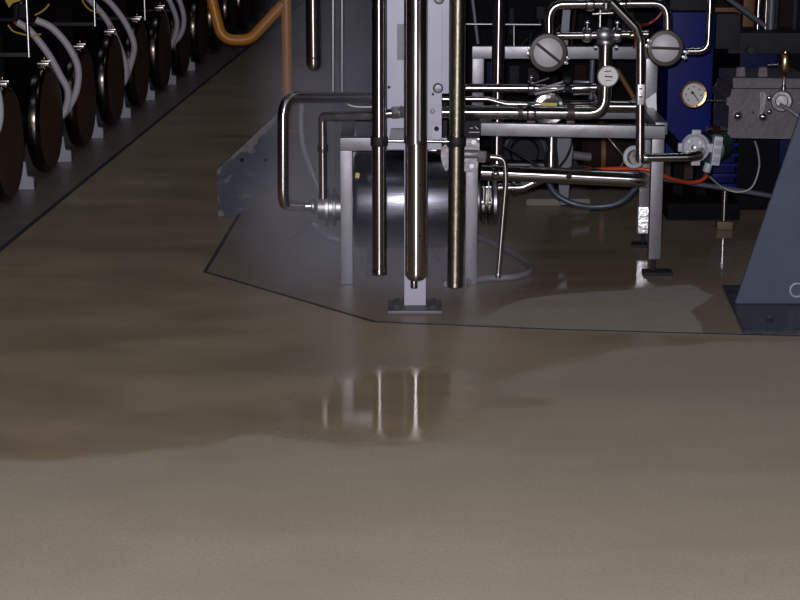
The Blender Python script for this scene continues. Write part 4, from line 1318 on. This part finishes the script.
MB().cyl(q, q + ax * 0.012, 2.6 * s, 14, 0.002).build('hub', 'satin', wpn)
bx = c - ax * 0.05
MB().tube([bx + V((0.015, 0.01, 0)), bx + V((0.04, 0.12, -0.005))], 12.5 * s, 28).build('neck', 'darkgrey', wpn)
mo = bx + V((0.068, 0.10, -0.026))
md = V((0.55, 1, 0)).normalized()
MB().lathe(mo, md, [(0, 12 * s), (0.006, 15.5 * s), (0.03, 15.5 * s), (0.032, 14.5 * s), (0.13, 14.5 * s), (0.14, 12 * s)], 36).build('motor', 'green', wpn, label='green motor casing')
tbx = P(716, 150, Yw + 0.0)
MB().box(tbx, (0.034, 0.06, 0.115), Matrix.Rotation(0.10, 3, 'Y'), 0.006).build('terminal_box', 'whitecast', wpn)
for k in range(3):
    q = tbx + V((-0.003 + 0.003 * k, -0.032, -0.035 + 0.034 * k))
    MB().box(q, (0.026, 0.004, 0.020), Matrix.Rotation(0.10, 3, 'Y'), 0.001).build('cover_plate', 'standwhite', wpn)
MB().cyl(P(706, 172, Yw - 0.01), P(709, 163, Yw - 0.01), 4 * s, 16, 0.003).build('cable_gland', 'whitecast', wpn)
MB().cyl(P(705, 178, Yw - 0.01), P(706, 172, Yw - 0.01), 4.4 * s, 16, 0.003).build('gland_cap', 'black', wpn)
q = P(689, 160, Yw + 0.06)
MB().bar(q, (q.x, 8.148, q.z), 0.035, 0.03, 0.003).build('support_arm', 'darkpaint', wpn)
fp = pipe('feed_pipe', 'thin polished pipe from the white pump back to the bearing block', [(707, 129, 7.62), (726, 129, 7.66)], 7.62, 2.6, 'polish')
MB().cyl(P(711, 130, 7.63), P(719, 130, 7.64), 4 * S(7.6), 16, 0.002).build('union', 'rust', fp)

# dark steel leg with block, its highlight added as a thin bar
q = G(723.5, 228.5)
cl = thing('prop_leg', 'slim upright prop with an added highlight bar, on a small brown block, below the blue motor', 'prop', q)
MB().box((q.x, q.y, 0.018), (0.065, 0.065, 0.034), bevel=0.004).build('block', 'brownblock', cl)
MB().cyl((q.x, q.y, 0.036), (q.x, q.y, P(723.5, 189, q.y).z), 3.4 * S(7.9), 18).build('prop', 'darksteel', cl)
MB().cyl((q.x - 0.003, q.y - 3.4 * S(7.9), 0.04), (q.x - 0.003, q.y - 3.4 * S(7.9), P(723.5, 190, q.y).z), 0.0055, 10).build('rod', 'bright', cl)  # bright sliver standing in for the highlight down the prop

# sloping pedestal
pdl = thing('pedestal', 'blue-grey sloping steel pedestal leg on a dark floor plate', 'pedestal', G(790, 318))
Yp = 6.47
pl = [P(735, 305, Yp), P(930, 309, Yp), P(960, -90, Yp), P(871, -90, Yp)]
for p in pl[:2]:
    p.z = 0.013
MB().prism(pl, (0, 0.022, 0), 0.003).build('front_plate', 'pedestal', pdl)
pl2 = [p + V((0.12, 0, 0)) for p in (pl[0], pl[0] + V((0.03, 0, 0)), pl[3] + V((0.03, 0, 0)), pl[3])]
MB().prism([p + V((0, 0.023, 0)) for p in pl2], (0, 0.22, 0), 0.002).build('web', 'pedestal', pdl)
gq = [G(722, 288), G(743, 334.5)]
MB().prism([V((gq[1].x, gq[1].y, 0.001)), V((2.0, gq[1].y, 0.001)), V((2.0, gq[0].y, 0.001)), V((gq[0].x, gq[0].y, 0.001))], (0, 0, 0.011), 0.002).build('base_plate', 'pedbase', pdl)
c = P(797, 290, Yp)
MB().ring(c + V((0, -0.001, 0)), (0, 1, 0), 7 * S(Yp), 0.004, 28, 8).build('weld_ring', 'standwhite', pdl, label='pale worn weld ring')
c = G(770, 318, 0.012)
MB().hexnut(c, c + V((0, 0, 0.012)), 0.014).build('bolt', 'pedbase', pdl)

# ------------------------------------------------------------------ machines behind the stand
bk1 = thing('motor_skid', 'dark round motor on a skid under the stand, behind the lower pipe', 'motor', (P(525, 150, 8.75).x, 8.9, 0))
c = P(525, 155, 8.75)
MB().lathe(c + V((0, 0.35, 0)), (0, -1, 0.02), [(0, 0.10), (0.02, 0.145), (0.25, 0.145), (0.27, 0.155), (0.31, 0.155), (0.315, 0.13), (0.30, 0.12), (0.30, 0.07), (0.325, 0.06), (0.325, 0)], 40).build('casing', 'darkgrey', bk1)
MB().ring(c + V((0, 0.03, 0)), (0, 1, 0), 0.10, 0.008, 32, 8).build('fan_ring', 'conduit', bk1)
MB().box((c.x, 8.95, 0.07), (0.44, 0.40, 0.135), bevel=0.006).build('skid', 'darkpaint', bk1)
MB().box((c.x + 0.0, 8.735, 0.10), (0.20, 0.03, 0.06), bevel=0.004).build('terminal_cover', 'conduit', bk1)
tag(MB().prism([P(557, 135, 7.62), P(573, 135, 7.62), P(573, 148, 7.62), P(568, 205, 7.62), P(560, 205, 7.62), P(557, 160, 7.62)], (0, 0.03, 0), 0.003).build('hanging_bracket', 'conduit'), 'blue-grey bracket plate hanging behind the tapered pipe', 'bracket')
bk2 = thing('brown_tank', 'rusty brown tank lying in the dark under the stand', 'tank', (P(608, 150, 8.6).x, 8.7, 0))
c0, c1 = P(577, 152, 8.85), P(643, 152, 8.85)
MB().lathe(c0, c1 - c0, [(0, 0.05), (0.015, 0.11), (0.05, 0.135), ((c1 - c0).length - 0.05, 0.135), ((c1 - c0).length - 0.015, 0.11), ((c1 - c0).length, 0.05)], 36).build('shell', 'rust', bk2)
MB().lathe(c0 + V((0.10, 0, 0)), (1, 0, 0), [(0, 0.136), (0, 0.145), (0.02, 0.145), (0.02, 0.136)], 36).build('band', 'ochre', bk2)
for sx in (0.07, 0.25):
    MB().box((c0.x + sx, 8.85, (c0.z - 0.09) / 2), (0.05, 0.2, c0.z - 0.094), bevel=0.003).build('foot', 'darkpaint', bk2)
MB().tube([P(560, 168, 8.66), P(590, 172, 8.66)], 3.5 * S(8.4), 12).build('pipe_stub', 'conduit', bk2)
MB().tube([P(572, 155, 8.66), P(590, 157, 8.68)], 4.5 * S(8.4), 12).build('pipe_stub', 'cast', bk2)
g0 = G(526, 206); g1 = G(590, 206)
tag(MB().prism([V((g0.x, g0.y, 0.001)), V((g1.x, g1.y, 0.001)), V((g1.x, g1.y + 0.22, 0.001)), V((g0.x + 0.06, g0.y + 0.22, 0.001))], (0, 0, 0.03), 0.004).build('concrete_plinth', 'concrete'), 'low pale concrete plinth on the floor under the stand', 'plinth')
# big dark equipment behind
for (xa, xb_, Yq, zlo, zhi, m, lab) in (
        (448, 560, 9.16, 0.0, 1.5, 'darkpaint', 'tall black cabinet behind the tall dark pipe'),
        (561, 668, 9.16, 0.0, 1.5, 'darkpaint', 'tall black cabinet behind the cross manifold'),
        (669, 880, 9.9, 0.0, 1.5, 'rust', 'tall dark brown cabinet behind the blue machine')):
    X0_, X1_ = P(xa, 60, Yq).x, P(xb_, 60, Yq).x
    o = thing('black_cabinet' if m == 'darkpaint' else 'brown_cabinet', lab, 'cabinet', ((X0_ + X1_) / 2, Yq + 0.3, 0))
    MB().box(((X0_ + X1_) / 2, Yq + 0.3, 0.79), (X1_ - X0_ - 0.01, 0.6, 1.44), bevel=0.01).build('body', m, o)
    MB().box(((X0_ + X1_) / 2, Yq + 0.3, 0.035), (X1_ - X0_ - 0.05, 0.55, 0.066)).build('plinth', 'black', o)
    for k in range(2):
        cx = X0_ + (X1_ - X0_) * (0.27 + 0.46 * k)
        d = MB().box((cx, Yq - 0.008, 0.80), ((X1_ - X0_) * 0.43, 0.014, 1.3), bevel=0.004).build('door', m, o)
        MB().box((cx + (X1_ - X0_) * 0.17 * (1 - 2 * k), Yq - 0.025, 0.75), (0.02, 0.02, 0.12), bevel=0.004).build('handle', 'darkgrey', d)
for (px, py, w_, h_, Yq, m, lab) in (
        (514, 74, 10, 18, 9.10, 'darkgrey', 'small grey control box behind the tall dark pipe'),
        (490.5, 73, 8, 24, 9.10, 'navy', 'small navy control box in the corner of the upper rail'),
        (540, 12, 8, 12, 9.10, 'darkgrey', 'small dark control box high beside the overhead pipe'),
        (533, 75, 11, 16, 9.10, 'darkgrey', 'small dark control box below the slant-barred end cap'),
        (580, 72, 12, 16, 9.10, 'rust', 'small brown control box beside the grey strut'),
        (627, 20, 12, 22, 9.10, 'darkgrey', 'small dark control box behind the slanting drop pipe')):
    c = P(px, py, Yq)
    s = S(Yq)
    o = thing('control_box', lab, 'box', c - V((0, 0, h_ * s / 2)), 'control boxes behind the pipe stand')
    MB().box(c, (w_ * s, 0.06, h_ * s), bevel=0.004).build('case', m, o)
    MB().box(c + V((0, -0.033, 0)), (w_ * s * 0.7, 0.006, h_ * s * 0.55), bevel=0.001).build('cover', m, o)
    MB().cyl(c + V((0, 0, -h_ * s / 2 - 0.03)), c + V((0, 0, -h_ * s / 2)), 0.008, 10).build('gland', 'black', o)

# ------------------------------------------------------------------ steam
def steam_material():
    m = bpy.data.materials.new('steam')
    m.use_nodes = True
    nt = m.node_tree
    N, L = nt.nodes, nt.links
    for n in list(N):
        if n.type != 'OUTPUT_MATERIAL':
            N.remove(n)
    out = [n for n in N if n.type == 'OUTPUT_MATERIAL'][0]
    vs = N.new('ShaderNodeVolumePrincipled')
    vs.inputs['Color'].default_value = (0.80, 0.80, 0.97, 1)
    vs.inputs['Anisotropy'].default_value = -0.1
    geo = N.new('ShaderNodeNewGeometry')
    total = None
    for (c, rad, dens) in STEAM:
        sub = N.new('ShaderNodeVectorMath'); sub.operation = 'SUBTRACT'
        sub.inputs[1].default_value = c
        L.new(geo.outputs['Position'], sub.inputs[0])
        dv = N.new('ShaderNodeVectorMath'); dv.operation = 'DIVIDE'
        dv.inputs[1].default_value = rad
        L.new(sub.outputs[0], dv.inputs[0])
        ln = N.new('ShaderNodeVectorMath'); ln.operation = 'LENGTH'
        L.new(dv.outputs[0], ln.inputs[0])
        mr = N.new('ShaderNodeMapRange'); mr.interpolation_type = 'SMOOTHSTEP'
        mr.inputs['From Min'].default_value = 0.15; mr.inputs['From Max'].default_value = 1.0
        mr.inputs['To Min'].default_value = dens; mr.inputs['To Max'].default_value = 0.0
        L.new(ln.outputs['Value'], mr.inputs['Value'])
        if total is None:
            total = mr.outputs['Result']
        else:
            ad = N.new('ShaderNodeMath'); ad.operation = 'ADD'
            L.new(total, ad.inputs[0]); L.new(mr.outputs['Result'], ad.inputs[1])
            total = ad.outputs[0]
    nz = N.new('ShaderNodeTexNoise'); nz.inputs['Scale'].default_value = 3.0; nz.inputs['Detail'].default_value = 4
    L.new(geo.outputs['Position'], nz.inputs['Vector'])
    m2 = N.new('ShaderNodeMapRange')
    m2.inputs['From Min'].default_value = 0.3; m2.inputs['From Max'].default_value = 0.7
    m2.inputs['To Min'].default_value = 0.45; m2.inputs['To Max'].default_value = 1.4
    L.new(nz.outputs['Fac'], m2.inputs['Value'])
    mu = N.new('ShaderNodeMath'); mu.operation = 'MULTIPLY'
    L.new(total, mu.inputs[0]); L.new(m2.outputs['Result'], mu.inputs[1])
    L.new(mu.outputs[0], vs.inputs['Density'])
    L.new(vs.outputs['Volume'], out.inputs['Volume'])
    return m


STEAM = [
    (tuple(P(312, 212, 7.15)), (0.38, 0.45, 0.34), 1.1),
    (tuple(P(325, 90, 7.15)), (0.34, 0.45, 0.62), 0.75),
    (tuple(P(395, 272, 6.75)), (0.62, 0.46, 0.24), 1.0),
]
sx0, sx1 = -0.92, 0.60
st = MB().box(((sx0 + sx1) / 2, 6.95, 0.62), (sx1 - sx0, 1.34, 1.235)).build('steam', steam_material())
st['kind'] = 'stuff'
tag(st, 'thin grey steam drifting round the pump and the vertical tubes', 'steam', kind='stuff')

# ------------------------------------------------------------------ light
def light(name, typ, loc, energy, col, **kw):
    d = bpy.data.lights.new(name, typ)
    d.energy = energy
    d.color = col
    for k, v in kw.items():
        setattr(d, k, v)
    o = bpy.data.objects.new(name, d)
    COL.objects.link(o)
    o.location = loc
    return o


# the camera's own flash
fo = light('camera_flash', 'SPOT', (-0.03, -0.02, 1.67), 1300, (1.0, 0.97, 1.02), spot_size=math.radians(60), spot_blend=0.6, shadow_soft_size=0.025)
fo.rotation_euler = (PI / 2 - TH, 0, 0)
# hall lamps under the ceiling
for (x, y, e) in ((-1.2, 5.0, 8), (1.6, 8.2, 9), (-0.6, 12.0, 9), (-2.4, 9.5, 4)):
    light('hall_lamp', 'AREA', (x, y, 4.3), e, (0.80, 0.88, 1.0), shape='RECTANGLE', size=1.4, size_y=0.25)

w = bpy.data.worlds.new('hall')
SC.world = w
w.use_nodes = True
w.node_tree.nodes['Background'].inputs[0].default_value = (0.55, 0.6, 0.8, 1)
w.node_tree.nodes['Background'].inputs[1].default_value = 0.02

SC.view_settings.view_transform = 'Standard'
SC.view_settings.look = 'None'
SC.view_settings.exposure = 0.0
SC.view_settings.gamma = 1.0
SC.view_settings.use_curve_mapping = False
try:
    SC.cycles.use_denoising = True
    SC.cycles.sample_clamp_indirect = 3.0
    SC.cycles.volume_max_steps = 128
except Exception:
    pass
